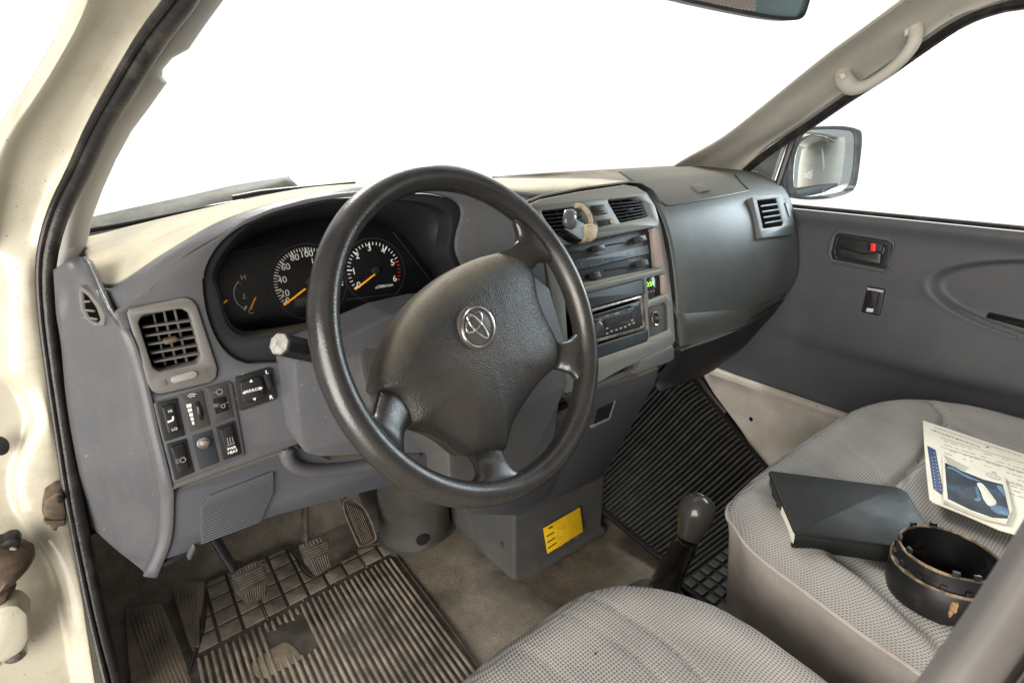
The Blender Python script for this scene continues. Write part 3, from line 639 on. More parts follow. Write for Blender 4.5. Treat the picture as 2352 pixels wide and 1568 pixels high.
# ---- switch block under the vent
def quadc(pts): return cB(*pts)
sw = [('heated_seat_switch', [(95, 510), (355, 440), (450, 895), (205, 970)]), ('dimmer_switch', [(405, 430), (655, 352), (748, 775), (500, 855)]), ('headlight_leveller', [(705, 330), (950, 258), (1028, 675), (800, 748)]),
      ('rear_fog_switch', [(225, 1000), (465, 930), (562, 1335), (330, 1435)]), ('blank_switch', [(522, 895), (765, 820), (858, 1215), (625, 1305)]), ('heater_switch', [(815, 800), (1045, 715), (1130, 1115), (905, 1195)])]
m = MB(); blk = DL.ls(cB((60, 500), (390, 405), (960, 240), (1010, 270), (1160, 1100), (1150, 1135), (340, 1465), (300, 1440)))
m.plate(DL, rnd(blk, .003), t=.003, off=.0022, bev=.0012); m.build('switch_frame', M['dashc'], dash)
mats_sw = [M['black'], M['stackdark'], M['stackdark'], M['black'], M['stackdark'], M['black']]
mats_sw[1] = mats_sw[2] = mat('brown_black_plastic', (.045, .040, .038), .45, grain=.2)
SWO = {}
for (nm, q), mt_ in zip(sw, mats_sw):
    SWO[nm] = plate(nm, mt_, dash, DL, cB(*q), r=.0015, t=.003, off=.0032, bev=.0006)
def rocker(par, q, mt_=None, dz=.006):
    return plate('rocker', mt_ or M['black'], par, DL, cB(*q), r=.002, t=.006, off=.0032+dz*.5, bev=.0016)
rk = rocker(SWO['heated_seat_switch'], [(170, 560), (315, 515), (385, 830), (255, 890)])
rk2 = rocker(SWO['rear_fog_switch'], [(275, 1040), (430, 985), (505, 1290), (375, 1365)])
rk3 = rocker(SWO['heater_switch'], [(865, 830), (1010, 765), (1085, 1080), (955, 1135)])
def sp_(x, y, off=.0): return Vector(DL.l(cB((x, y))[0], off))
RT = 0.0
m = MB()
p = sp_(272, 605, .007); m.text(DL, 'HI', p.x, p.y, .0030, off=.0066); p = sp_(325, 820, .007); m.text(DL, 'LO', p.x, p.y, .0030, off=.0066)
p = sp_(282, 712, .007); m.rect(DL, p.x-.001, p.y-.001, .0045, .0018, off=.0066, rot=.15); m.rect(DL, p.x+.002, p.y+.001, .0016, .005, off=.0067, rot=-.25)
m.build('symbol', M['white'], rk)
m = MB(); p = sp_(410, 1190, .007); ringmesh(m, DL, (p.x+.001, p.y), .0022, .0008, off=.0068, n=20)
for k in range(3): m.rect(DL, p.x-.004, p.y+.002*(k-1), .003, .0006, off=.0068)
m.build('symbol', M['dim'], rk2)
m = MB(); p = sp_(1010, 1048, .007); m.text(DL, 'PWR', p.x, p.y, .0030, off=.0066, bold=.00012); p = sp_(1022, 1092, .007); m.text(DL, 'HEAT', p.x, p.y, .0030, off=.0066, bold=.00012)
m.build('symbol', M['white'], rk3)
m = MB(); p = sp_(993, 958, .007)
for k in range(3): m.rect(DL, p.x+.0025*(k-1), p.y, .0008, .008, off=.0066)
m.rect(DL, p.x, p.y-.0045, .008, .0008, off=.0066); m.build('heat_symbol', M['dim'], rk3)
m = MB()
for k, (x, y, w_) in enumerate([(498, 538, .0045), (510, 592, .0039), (524, 646, .0032), (536, 696, .0026), (548, 745, .0020)]):
    p = sp_(x, y, .004); m.rect(DL, p.x, p.y, w_, .0036, off=.0042)
p = sp_(535, 425, .004); ringmesh(m, DL, (p.x, p.y-.0035), .0056, .0006, math.pi/3.6, math.pi*.73, off=.0042, n=12); ringmesh(m, DL, (p.x, p.y-.0035), .0034, .0006, math.pi/3.5, math.pi*.72, off=.0042, n=12)
m.build('symbol', M['white'], SWO['dimmer_switch'])
def swheel(par, q0, q1, w_):
    a, b = DL.hit(cB(q0)[0], .002), DL.hit(cB(q1)[0], .002); c_ = (a+b)/2; up = (b-a).normalized(); L2 = (b-a).length/2
    mm = MB(); rows = []
    for k in range(25):
        t = -1.2+2.4*k/24; rr = L2*1.02
        for_ = c_+up*(rr*math.sin(t))*1.05+DL.n*(rr*math.cos(t)-rr*.55)*.75*(1 if k % 2 else .93)
        rows.append([for_-DL.u*w_/2, for_+DL.u*w_/2])
    mm.grid(rows); side = []
    return mm.build('thumb_wheel', M['rubber'], par, thick=.003)
plate('slot', M['gloss'], SWO['dimmer_switch'], DL, cB((570, 495), (620, 482), (672, 700), (630, 722)), r=.001, t=.0006, off=.004, bev=.0002)
swheel(SWO['dimmer_switch'], (642, 705), (600, 500), .004)
plate('slot', M['gloss'], SWO['headlight_leveller'], DL, cB((780, 460), (930, 425), (975, 590), (820, 640)), r=.001, t=.0006, off=.004, bev=.0002)
swheel(SWO['headlight_leveller'], (880, 590), (850, 455), .013)
m = MB(); p = sp_(850, 375, .004); ringmesh(m, DL, (p.x+.001, p.y), .0026, .0008, off=.0042, n=20); m.rect(DL, p.x-.004, p.y+.001, .003, .0006, off=.0042)
p = sp_(900, 535, .01); ringmesh(m, DL, (p.x, p.y), .0016, .0007, off=.0125, n=16); p = sp_(955, 520, .01); m.rect(DL, p.x, p.y, .005, .0006, off=.0042); m.build('symbol', M['dim'], SWO['headlight_leveller'])
m = MB(); c_ = sp_(672, 985, .004)
m.plate(DL, circ(c_, .0065, 24)[:-1], t=.002, off=.005, bev=.0008); m.plate(DL, circ(c_+Vector((.001, 0)), .0042, 20)[:-1], t=.004, off=.0085, bev=.0012); m.build('key_button', M['steel'], SWO['blank_switch'])
# mirror adjuster
ms = plate('mirror_switch', M['black'], dash, DL, cB((1045, 205), (1440, 85), (1490, 90), (1545, 440), (1530, 465), (1130, 600), (1095, 580)), r=.003, t=.003, off=.003, bev=.0008)
pad = plate('mirror_pad', M['black'], ms, DL, cB((1100, 260), (1360, 180), (1415, 430), (1150, 530)), r=.005, t=.005, off=.0075, bev=.0018)
m = MB(); p = sp_(1262, 355, .008); m.text(DL, 'MIRROR', p.x, p.y, .0036, off=.0078, bold=.00004)
def tri(c, d, s=.0022):
    a = [(c.x+s*math.cos(d+k*2.0944), c.y+s*math.sin(d+k*2.0944)) for k in range(3)]; m.plate(DL, a, t=.0004, off=.008, bev=.0001)
for (x, y), d in (((1242, 245), math.pi/2), ((1282, 458), -math.pi/2), ((1160, 385), math.pi), ((1358, 328), 0)): tri(sp_(x, y, .008), d)
m.build('symbol', M['white'], pad)
m = MB(); p = sp_(1432, 143, .004); m.text(DL, 'L', p.x, p.y, .0046, off=.0034, bold=.0002); p = sp_(1482, 440, .004); m.text(DL, 'R', p.x, p.y, .0046, off=.0034, bold=.0002); m.build('symbol', M['white'], ms)
m = MB(); p = sp_(1450, 250, .006); m.rect(DL, p.x, p.y, .006, .017, rot=.12, off=.0075, t=.005, r=.002, bev=.001); m.build('selector', M['blackm'], ms)

# ---- lower knee panel with ribbed speaker grille
KP = Plane((.2, .112, .55), (0, -1, -.12))
plate('knee_panel', M['dashlow'], dash, KP, [(386, 1132), (684, 1026), (760, 1056), (840, 1052), (1030, 1018), (1262, 930), (1262, 1010), (1130, 1075), (1010, 1085), (640, 1182), (470, 1240), (452, 1262), (360, 1292), (378, 1240)], r=.004, t=.01, off=0, bev=.002)
m = MB()
gb = cK((1005, 860), (1005, 760), (1015, 680), (1050, 620), (1350, 505), (1358, 560), (1350, 640), (1310, 730))
q = KP.ls(cK((1000, 865), (1004, 760), (1012, 690), (1050, 626), (1352, 508), (1362, 560), (1352, 640), (1312, 735))); m.build('speaker_ribs', M['dashlow'], dash) if m.f else None; m = MB(); m.plate(KP, rnd(q, .003), t=.0006, off=.0006, bev=.0002); m.build('speaker_gap_shade', mat('speaker_gap', (.022, .023, .028), .7), dash); m = MB()  # dark sheet under the ribs, shade of the gaps put into its colour
for k in range(19):
    f = k/18; y0 = 630+f*228; xl = 1040-38*min(1, f*5); xr = 1360 if f < .5 else 1360-(f-.5)*120; y1 = y0-.375*(xr-xl)
    q = cK((xl, y0), (xr, y1), (xr, y1+6.5), (xl, y0+6.5)); m.plate(KP, KP.ls(q), t=.004, off=.0042, bev=.0009)
m.build('speaker_ribs', mat('rib_plastic', (.095, .098, .11), .5), dash)
plate('dash_clip', M['black'], dash, KP, cK((790, 980), (960, 905), (955, 930), (800, 998)), r=.001, t=.006, off=.001, bev=.001)
plate('dash_hook', M['dashlow'], dash, KP, cK((935, 945), (965, 890), (985, 890), (960, 950), (945, 962)), r=.002, t=.008, off=.006, bev=.002)
# rounded lip under the column cover
m = MB(); m.tube(cat([KP.hit(p, .002) for p in ((655, 1030), (668, 1060), (700, 1076), (760, 1078), (850, 1066), (960, 1044))], 5), [.004]+[.009]*24+[.006], 12); m.build('knee_lip', M['dashc'], dash)
# ---- column cover pod
PODP = Plane((.3, .055, .65), (0, -1, .02))
plate('column_cover', M['dashc'], dash, PODP, [(672, 828), (700, 812), (800, 770), (900, 725), (1000, 700), (1160, 690), (1262, 760), (1290, 900), (1276, 1000), (1240, 1075), (1150, 1090), (1010, 1042), (840, 1046), (740, 1052), (704, 1044), (688, 1015), (680, 940)], r=.012, t=.07, off=0, bev=.006)
# lower centre cover under the wheel, between pod and floor
plate('column_under_cover', M['dashlow'], dash, Plane((.5, .14, .4), (0, -1, -.2)), [(1030, 1040), (1180, 1060), (1290, 950), (1300, 1060), (1250, 1150), (1195, 1186), (1075, 1182), (1040, 1150)], r=.01, t=.04, off=0, bev=.004)
# ---- passenger dash: lofted from centre stack to the door
def prof(px, x): return [PX(p, x) for p in px]
s0 = prof([(1420, 392), (1438, 404), (1462, 424), (1500, 462), (1528, 520), (1545, 600), (1554, 690), (1560, 788)], .935)
s4 = prof([(1655, 383), (1692, 388), (1752, 398), (1800, 432), (1822, 480), (1834, 560), (1832, 628), (1812, 672)], 1.485)
prs = [s0]
for f in (.12, .35, .65, .9):
    q = [a.lerp(b, f) for a, b in zip(s0, s4)]
    bulge = .018*math.sin(math.pi*f)
    q = [v+Vector((0, -bulge*k, bulge*.2)) for v, k in zip(q, (0, .2, .5, .8, 1, 1, .8, .3))]; prs.append(q)
prs.append(s4)
surf('passenger_dash', prs, M['pass'], dash, 6, 6, thick=.003)
# flat shelf behind it, browner than the dash
sh = [[PX(p, x) for p, x in (((1240, 418), .80), ((1330, 414), .94), ((1440, 420), 1.0), ((1500, 425), 1.05), ((1590, 398), 1.2), ((1680, 392), 1.42))],
      [PX(p, x) for p, x in (((1150, 412), .80), ((1280, 407), .94), ((1390, 404), 1.03), ((1450, 400), 1.1), ((1540, 393), 1.22), ((1640, 390), 1.42))],
      [PX(p, x) for p, x in (((1130, 405), .80), ((1270, 396), .94), ((1350, 391), 1.03), ((1430, 387), 1.12), ((1520, 382), 1.24), ((1610, 378), 1.42))]]
surf('windscreen_shelf', sh, mat('brown_shelf_plastic', (.12, .11, .085), .6, col2=(.18, .16, .12), cs=14, grain=.3), dash, 5, 5)
# airbag lid outline groove + badge
def onpass(px, lift=.0025):
    # nearest point of the loft: intersect with the smooth surface by interpolating profiles
    return None
# lower glove box
g0 = prof([(1556, 690), (1560, 740), (1562, 790), (1566, 806)], .93); g1 = prof([(1690, 664), (1706, 700), (1712, 738), (1716, 748)], 1.2); g2 = prof([(1812, 655), (1806, 672), (1796, 690), (1790, 700)], 1.46)
for g in (g0, g1, g2):
    g[0] += Vector((0, .02, 0))
surf('glove_box', [g0, [a.lerp(b, .5)+Vector((0, -.006, 0)) for a, b in zip(g0, g1)], g1, [a.lerp(b, .5) for a, b in zip(g1, g2)], g2], mat('glove_plastic', (.045, .044, .041), .5, col2=(.058, .054, .046), cs=10, grain=.3), dash, 4, 4)
# dark duct under the glove box
u0 = prof([(1560, 800), (1535, 835), (1508, 880), (1520, 900)], .92); u1 = prof([(1718, 740), (1712, 780), (1690, 812), (1640, 850)], 1.2); u2 = prof([(1800, 690), (1760, 740), (1712, 770), (1690, 800)], 1.46)
surf('under_dash', [u0, u1, u2], M['blackm'], dash, 4, 5)
DP = Plane((1.4, .14, .74), (.12, -1, .22))
# passenger vent
pv = cE((790, 1125), (955, 1112), (990, 1140), (1028, 1270), (1010, 1300), (850, 1345), (820, 1290))
pvo = [DP.l(p) for p in pv]
bpy.context.view_layer.update()
_o = bpy.data.objects['passenger_dash']; _h, _lo, _no, _ = _o.ray_cast(CAM-rootloc(_o), ray((1775, 493)).normalized())
VP = Plane(_lo+rootloc(_o)+Vector((0, -.002, 0)), _no if _no.dot(ray((1775, 493))) < 0 else -_no)
pvent = plate('vent', M['passc'], dash, VP, cE((790, 1130), (955, 1113), (985, 1135), (1040, 1290), (1030, 1345), (850, 1370), (838, 1330)), [cE((820, 1152), (930, 1140), (970, 1280), (962, 1296), (856, 1312))], r=.005, hr=.004, t=.02, off=.004, bev=.0015)
plate('vent_shade_sheet', M['void'], pvent, VP, cE((815, 1145), (940, 1132), (975, 1300), (850, 1320)), r=.002, t=.002, off=.0014, bev=.0003)  # black sheet on the dash skin, painted as the vent's dark depth
m = MB()
for k in range(4):
    f = (k+.85)/4.8; a = (826+f*38, 1155+f*155); b = (932+f*35, 1142+f*150)
    m.plate(VP, VP.ls(cE(a, b, (b[0]+1, b[1]+9), (a[0]+1, a[1]+9))), t=.0015, off=.0036, bev=.0004)
m.build('louvre', M['passc'], pvent)
m = MB(); m.plate(VP, rnd(VP.ls(cE((965, 1165), (985, 1180), (1002, 1245), (990, 1250))), .002), t=.002, off=.0065, bev=.0006); m.build('vent_slider', M['pass'], pvent)
# airbag lid: raised thin panel following top of the dash, with badge
LP = Plane(PX((1600, 432), 1.08)+Vector((0, 0, .004)), (0, -.55, 1))
def near_surface(px, lift):
    """world point on the passenger dash skin under a traced point"""
    o = bpy.data.objects['passenger_dash']; rl = rootloc(o)
    hit, loc, nrm, i = o.ray_cast(CAM-rl, ray(px).normalized())
    if not hit: return None
    return loc+rl+(nrm if nrm.dot(ray(px)) < 0 else -nrm)*lift
bpy.context.view_layer.update()
lid_px = [(1478, 437), (1500, 450), (1526, 470), (1540, 472), (1600, 462), (1680, 447), (1716, 439), (1716, 434), (1700, 418), (1688, 402)]
pp = [near_surface(p, .0005) for p in cat(lid_px, 5)]
pp = [p for p in pp if p is not None]
m = MB()
if len(pp) > 3: m.tube(pp, .0015, 6)
m.build('airbag_lid_seam', M['black'], dash)
bd = [near_surface(p, .002) for p in cE((435, 1075), (500, 1057), (545, 1090), (540, 1105), (490, 1113))]
bd = [p for p in bd if p is not None]
if len(bd) > 3:
    c_ = sum(bd, Vector())/len(bd); nn = (bd[1]-bd[0]).cross(bd[2]-bd[0]).normalized(); nn = nn if nn.dot(CAM-c_) > 0 else -nn
    BP = Plane(c_, nn); m = MB(); q = [((p-c_).dot(BP.u), (p-c_).dot(BP.v)) for p in bd]
    m.plate(BP, rnd(q, .003), t=.006, off=.003, bev=.0015); m.build('lid_badge', M['pass'], dash)

# ---- centre stack
st_out = [(1214, 470), (1240, 458), (1330, 440), (1436, 424), (1462, 428), (1486, 442), (1504, 470), (1520, 520), (1536, 600), (1546, 700), (1552, 782), (1540, 800), (1440, 842), (1372, 880), (1300, 905), (1292, 880), (1280, 760), (1262, 640), (1236, 540)]
vL = cC((75, 130), (390, 95), (455, 130), (500, 230), (500, 335), (215, 362))
vR = cC((680, 32), (950, 5), (1030, 55), (1070, 180), (800, 238))
hv = cC((100, 395), (1120, 275), (1150, 300), (1198, 620), (1172, 655), (180, 880))
hv = [(x, y) for x, y in cC((240, 455), (1115, 276), (1148, 305), (1198, 618), (1168, 652), (330, 852))]
rad = cC((300, 930), (1000, 750), (1025, 760), (1062, 1285), (1050, 1320), (340, 1560))
clk = cC((1043, 745), (1200, 702), (1218, 720), (1228, 880), (1062, 946))
lgt = cC((1055, 1015), (1220, 955), (1245, 985), (1252, 1210), (1085, 1282), (1068, 1260))
st = plate('centre_panel', M['stack'], dash, CS, st_out, [vL, vR, hv, rad, clk, lgt], r=.008, hr=.004, t=.03, off=0, bev=.002)
m = MB(); oo = rnd(CS.ls([(1206, 462), (1240, 448), (1330, 430), (1440, 416), (1470, 418), (1498, 434), (1520, 470), (1534, 520), (1550, 600), (1560, 700), (1566, 790), (1540, 812), (1290, 915), (1210, 600)], -.01), .008)
m.plate(CS, oo, t=.12, off=-.006, bev=.004); 
# open it where the recesses are: keep only the side walls of the carrier
keep = [q for q in m.f if len(q) == 4]; m.f = keep; m.i = m.i[:len(keep)]
m.build('stack_carrier', M['pass'], dash)
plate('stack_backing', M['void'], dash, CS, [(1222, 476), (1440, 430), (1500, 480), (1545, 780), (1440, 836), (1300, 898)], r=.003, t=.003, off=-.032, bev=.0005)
def vent_c(q, n, par_name, tilt):
    v_ = dash
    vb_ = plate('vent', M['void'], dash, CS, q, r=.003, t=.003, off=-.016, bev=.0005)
    return vb_
def slats(par, A_, B_, C_, D2, n, offs=-.003):
    m = MB()
    for k in range(n):
        f = (k+.75)/(n+.4); a = (A_[0]+(D2[0]-A_[0])*f, A_[1]+(D2[1]-A_[1])*f); b = (B_[0]+(C_[0]-B_[0])*f, B_[1]+(C_[1]-B_[1])*f)
        m.plate(CS, CS.ls(cC(a, b, (b[0]+3, b[1]+12), (a[0]+3, a[1]+12))), t=.010, off=offs, bev=.0007)
    for k in range(3):
        f = (k+1)/4; a = (A_[0]+(B_[0]-A_[0])*f, A_[1]+(B_[1]-A_[1])*f); b = (D2[0]+(C_[0]-D2[0])*f, D2[1]+(C_[1]-D2[1])*f)
        m.plate(CS, CS.ls(cC(a, (a[0]+7, a[1]), (b[0]+7, b[1]), b)), t=.003, off=-.011, bev=.0004)
    return m.build('louvre', M['blackm'], par)
vl = vent_c(vL, 6, '', 0); slats(vl, (90, 135), (430, 100), (500, 325), (215, 355), 6)
vr = vent_c(vR, 6, '', 0); slats(vr, (690, 38), (1000, 15), (1065, 175), (795, 232), 6)
m = MB(); m.plate(CS, rnd(CS.ls(cC((860, 112), (905, 102), (920, 122), (875, 134))), .002), t=.006, off=.001, bev=.001); m.build('vent_tab', M['blackm'], vr)
hz = plate('hazard_switch', M['black'], dash, CS, cC((528, 82), (650, 70), (690, 135), (685, 155), (580, 172), (560, 150)), r=.003, t=.004, off=.003, bev=.0012)
plate('hazard_button', mat('brown_button', (.05, .03, .025), .4), hz, CS, cC((575, 92), (650, 84), (675, 130), (605, 142)), r=.002, t=.004, off=.006, bev=.0012)
plate('small_switch', M['black'], dash, CS, cC((590, 218), (718, 198), (745, 212), (748, 245), (615, 275)), r=.002, t=.003, off=.002, bev=.0008)
plate('switch_tab', M['tan'], dash, CS, cC((715, 205), (735, 208), (745, 240), (728, 246)), r=.001, t=.004, off=.005, bev=.001)
# heater control recess
hc = plate('heater_control', M['stackdark'], dash, CS, [(x, y) for x, y in cC((200, 440), (1140, 270), (1215, 660), (330, 870))], r=.002, t=.003, off=-.016, bev=.0005)
m = MB(); wl = cC((1062, 290), (1118, 280), (1148, 305), (1198, 618), (1172, 652), (1090, 668))
a_ = [CS.hit(p, -.001) for p in cC((1120, 279), (1149, 306), (1170, 430), (1197, 616), (1170, 652))]; b_ = [CS.hit(p, -.0155) for p in cC((1048, 300), (1060, 320), (1072, 440), (1090, 650), (1080, 680))]
m.grid([a_, b_]); m.build('recess_wall', M['pink'], hc, thick=.002)
a_ = [CS.hit(p, -.001) for p in cC((1172, 653), (900, 718), (600, 792), (330, 852))]; b_ = [CS.hit(p, -.0155) for p in cC((1082, 660), (880, 700), (590, 760), (330, 800))]
m = MB(); m.grid([a_, b_]); m.build('recess_wall', M['stack'], hc, thick=.002)
lab = plate('control_label', mat('label_plate', (.05, .065, .075), .4), hc, CS, cC((388, 582), (1055, 440), (1066, 520), (400, 670)), r=.001, t=.003, off=-.011, bev=.0006)
m = MB()
def cs(x, y, off=0): return Vector(CS.l(cC((x, y))[0], off))
for k, (x, y) in enumerate([(450, 612), (640, 572), (740, 540), (815, 522), (885, 505), (958, 488), (1015, 478)]):
    p = cs(x, y, -.010); ringmesh(m, CS, p, .0016, .0007, .4*k, .4*k+4.2, off=-.0102, n=12, mi=0); m.rect(CS, p.x, p.y-.0035, .0045, .0006, off=-.0102, mi=0)
for x, y, w_ in ((540, 632, .003), (570, 625, .003), (600, 618, .003), (625, 610, .003), (650, 603, .003), (675, 596, .005), (880, 550, .012)):
    p = cs(x, y, -.010); m.rect(CS, p.x, p.y, w_, .0018, off=-.0102, mi=0)
p = cs(785, 572, -.010); m.rect(CS, p.x, p.y, .024, .0013, off=-.0102, mi=1)
m.build('symbols', [M['dim'], M['blue']], lab)
m = MB()
for a, b, h_ in (((385, 498), (612, 458), 14), ((690, 432), (985, 378), 12), ((720, 655), (1000, 608), 14), ((440, 720), (600, 690), 40)):
    m.plate(CS, CS.ls(cC(a, b, (b[0], b[1]+h_), (a[0], a[1]+h_))), t=.001, off=-.0148, bev=.0002)
m.build('slot', M['gloss'], hc)
for q in ([(580, 440), (655, 425), (672, 480), (600, 498)], [(968, 355), (1030, 342), (1048, 398), (985, 412)], [(985, 578), (1050, 565), (1068, 622), (1002, 638)], [(556, 688), (612, 675), (635, 738), (578, 748)]):
    plate('slider_knob', mat('slider_plastic', (.05, .045, .042), .4), hc, CS, cC(*q), r=.002, t=.014, off=-.002, bev=.0018)
# radio bay
plate('radio_blank', M['stackdark'], dash, CS, cC((480, 885), (1010, 752), (1035, 880), (525, 1022), (360, 1062), (330, 930)), r=.002, t=.012, off=-.002, bev=.0012)
rdo = plate('radio', M['black'], dash, CS, cC((440, 1110), (965, 950), (985, 960), (1000, 1170), (985, 1190), (470, 1330)), r=.002, t=.012, off=-.003, bev=.0015)
cage = plate('radio_cage', M['steel'], rdo, CS, cC((380, 1070), (1012, 892), (1030, 905), (1052, 1180), (1040, 1200), (420, 1375)), [cC((430, 1085), (975, 925), (1008, 1175), (460, 1335))], r=.002, hr=.002, t=.010, off=-.005, bev=.0006)
plate('radio_screen', mat('lcd', (.03, .035, .036), .25), rdo, CS, cC((650, 1115), (905, 1045), (915, 1110), (670, 1175)), r=.001, t=.001, off=-.0024, bev=.0003)
plate('radio_slot', M['gloss'], rdo, CS, cC((560, 1090), (890, 985), (893, 1005), (560, 1112)), r=.001, t=.001, off=-.0024, bev=.0003)
plate('radio_flip', mat('teal_plastic', (.10, .16, .17), .3), rdo, CS, cC((893, 990), (965, 955), (972, 990), (905, 1008)), r=.001, t=.001, off=-.0022, bev=.0003)
m = MB(); c_ = cs(575, 1210, 0); m.plate(CS, circ(c_, .0135, 28)[:-1], t=.012, off=.008, bev=.002); m.build('volume_knob', M['knob'], rdo)
m = MB()
for k, (x, y) in enumerate([(680, 1200), (720, 1225), (765, 1212), (805, 1198), (845, 1185), (882, 1165), (922, 1150), (910, 1125), (680, 1245), (615, 1125), (625, 1245)]):
    p = cs(x, y, -.002); m.rect(CS, p.x, p.y, .0052, .0022, off=-.0014, t=.001, rot=0)
p = cs(680, 1085, -.002); m.rect(CS, p.x, p.y, .009, .0012, off=-.0018)
for x, y in ((770, 1063), (885, 1028), (910, 1020)): p = cs(x, y, -.002); m.rect(CS, p.x, p.y, .011 if x == 770 else .005, .0013, off=-.0018)
m.build('radio_buttons', mat('button_print', (.42, .42, .38), .5), rdo)
plate('storage_blank', M['stackdark'], dash, CS, cC((380, 1425), (1055, 1210), (1062, 1290), (1045, 1318), (600, 1478), (390, 1550)), r=.002, t=.012, off=-.001, bev=.0015)
plate('storage_slot', M['gloss'], dash, CS, cC((400, 1545), (1005, 1350), (1005, 1400), (420, 1620)), r=.001, t=.01, off=-.004, bev=.001)
# clock
ck = plate('clock', M['gloss'], dash, CS, cC((1035, 740), (1160, 705), (1175, 900), (1050, 935)), r=.001, t=.002, off=-.010, bev=.0004)
m = MB(); p = cs(1078, 795, -.008); m.text(CS, '2:24', p.x, p.y, .0085, off=-.009, bold=.0002); m.build('digits', M['green'], ck)
m = MB()
for x in (1062, 1088, 1112): p = cs(x, 868-.25*(x-1062), -.008); m.rect(CS, p.x, p.y, .003, .003, off=-.009, t=.001)
m.build('clock_button', M['dim'], ck)
a_ = [CS.hit(p, -.001) for p in cC((1198, 704), (1217, 722), (1226, 880))]; b_ = [CS.hit(p, -.010) for p in cC((1150, 716), (1158, 735), (1165, 895))]
m = MB(); m.grid([a_, b_]); m.build('clock_wall', M['pink'], ck, thick=.0015)
# cigarette lighter
lg = plate('lighter_socket', mat('lighter_panel', (.07, .068, .07), .5, grain=.2), dash, CS, cC((1050, 1005), (1250, 945), (1262, 1220), (1075, 1290)), r=.001, t=.002, off=-.006, bev=.0004)
LQ = Plane(CS.hit(cC((1112, 1112))[0], -.005), CS.n)
m = MB(); rw = []
for rr, o in ((.0125, -.002), (.0125, .004), (.0115, .0048), (.0102, .004), (.0100, -.012)): rw.append([LQ.w(rr*math.cos(a*math.pi/16), rr*1.02*math.sin(a*math.pi/16), o) for a in range(32)])
m.grid(rw, closed=True); m.build('lighter_ring', M['chrome'], lg)
m = MB(); m.plate(LQ, circ((0, 0), .0102, 28)[:-1], t=.001, off=.0008, bev=.0001); m.build('lighter_plug', mat('lighter_dark', (.03, .016, .01), .4), lg)
# lower trims
plate('tray_trim', M['stack2'], dash, CS, cJ((235, 530), (520, 400), (545, 320), (660, 250), (665, 185), (720, 165), (950, 60), (962, 160), (640, 300), (600, 430), (230, 575)), r=.003, t=.02, off=-.012, bev=.002)
th = plate('tray_pull', M['stack2'], dash, CS, cJ((640, 305), (690, 280), (955, 160), (975, 205), (970, 300), (935, 325), (625, 440), (600, 430)), r=.004, t=.03, off=.003, bev=.004)
# lower console side panel
LC = Plane(PX((1500, 880), .9), (0, -1, -.40))
lc = plate('console_panel', M['dashlow'], dash, LC, [(1250, 985), (1290, 960), (1372, 896), (1470, 866), (1514, 845), (1506, 880), (1440, 1000), (1392, 1085), (1384, 1095), (1290, 1140), (1200, 1182), (1190, 1150)], r=.004, t=.05, off=0, bev=.003)
plate('console_side', M['dashlow'], dash, Plane((.925, .2, .4), (1, 0, 0)), [(0, 0)], raw=True) if False else None
plate('console_latch', M['stack'], lc, LC, cJ((165, 950), (305, 885), (345, 870), (400, 700), (410, 705), (365, 850), (340, 890), (310, 905), (175, 968)), r=.001, t=.003, off=.003, bev=.001)
plate('console_recess', M['blackm'], lc, LC, cJ((230, 778), (395, 705), (340, 870), (200, 930)), r=.004, t=.001, off=.0012, bev=.0004)
# black gap and small bin beside the column
plate('column_gap', M['gloss'], dash, Plane((.55, .09, .55), (0, -1, .0)), cM((1110, 1095), (1168, 1070), (1170, 1090), (1122, 1110), (1068, 1290), (1058, 1280)), r=.001, t=.01, off=.0, bev=.001)
# cover box on the floor under the console with the yellow sticker
m = MB()
cov = [(.668, .245), (.665, .42), (.66, .60), (.96, .60), (.96, .245)]
def boxprism(m, fp, z0, z1, r0=.012, flare=.012, mi=0):
    fp = rnd(fp if area2(fp) > 0 else fp[::-1], r0, 6)
    rws = []
    for z, d in ((z0, -flare), (z0+.006, -flare*.9), (z0+.012, 0), (z0+.02, .001), (z1-.004, .004), (z1, .008)):
        rws.append([Vector((x, y, z)) for x, y in inset(fp, d)])
    m.grid(rws, closed=True, mi=mi); n = len(fp); m.add(rws[-1], [tuple(range(n))], mi)
boxprism(m, cov, .0, .235)
cv = m.build('console_foot_cover', mat('scuffed_grey_plastic', (.062, .062, .062), .5, col2=(.11, .095, .08), cs=8, lo=.45, hi=.75, grain=.25), dash)
m = MB(); c_ = Plane((.668, .3, .1), (-1, 0, 0)); q = c_.l(cH((530, 772))[0]); m.plate(c_, circ(q, .007, 20)[:-1], t=.002, off=.003, bev=.001); m.build('screw', M['rust'], cv)
# steering column boot on the floor (left of that box)
m = MB(); rws = []
for z, cx, cy, rr in ((.0, .575, .535, .108), (.010, .575, .535, .104), (.016, .575, .535, .09), (.10, .57, .53, .086), (.20, .56, .50, .082), (.32, .54, .42, .08), (.42, .50, .32, .07)):
    rws.append([Vector((cx+rr*math.cos(a*math.pi/20), cy+rr*math.sin(a*math.pi/20), z)) for a in range(40)])
m.grid(rws, closed=True, flip=False); bt = m.build('column_boot', mat('boot_plastic', (.048, .047, .045), .5, col2=(.085, .078, .066), cs=9, grain=.3, coarse=.05, csz=12), dash, thick=.002)
m = MB()
hitb = None
q = PD(cH((75, 742))[0], 1.0)
m = MB(); 
def cast(objname, px, lift=.002):
    o = bpy.data.objects[objname]; rl = rootloc(o); hit, loc, nrm, i = o.ray_cast(CAM-rl, ray(px).normalized())
    if not hit: return None, None
    n_ = nrm if nrm.dot(ray(px)) < 0 else -nrm
    return loc+rl+n_*lift, n_
bpy.context.view_layer.update()
pt, nn = cast('column_boot', cH((75, 742))[0], .001)
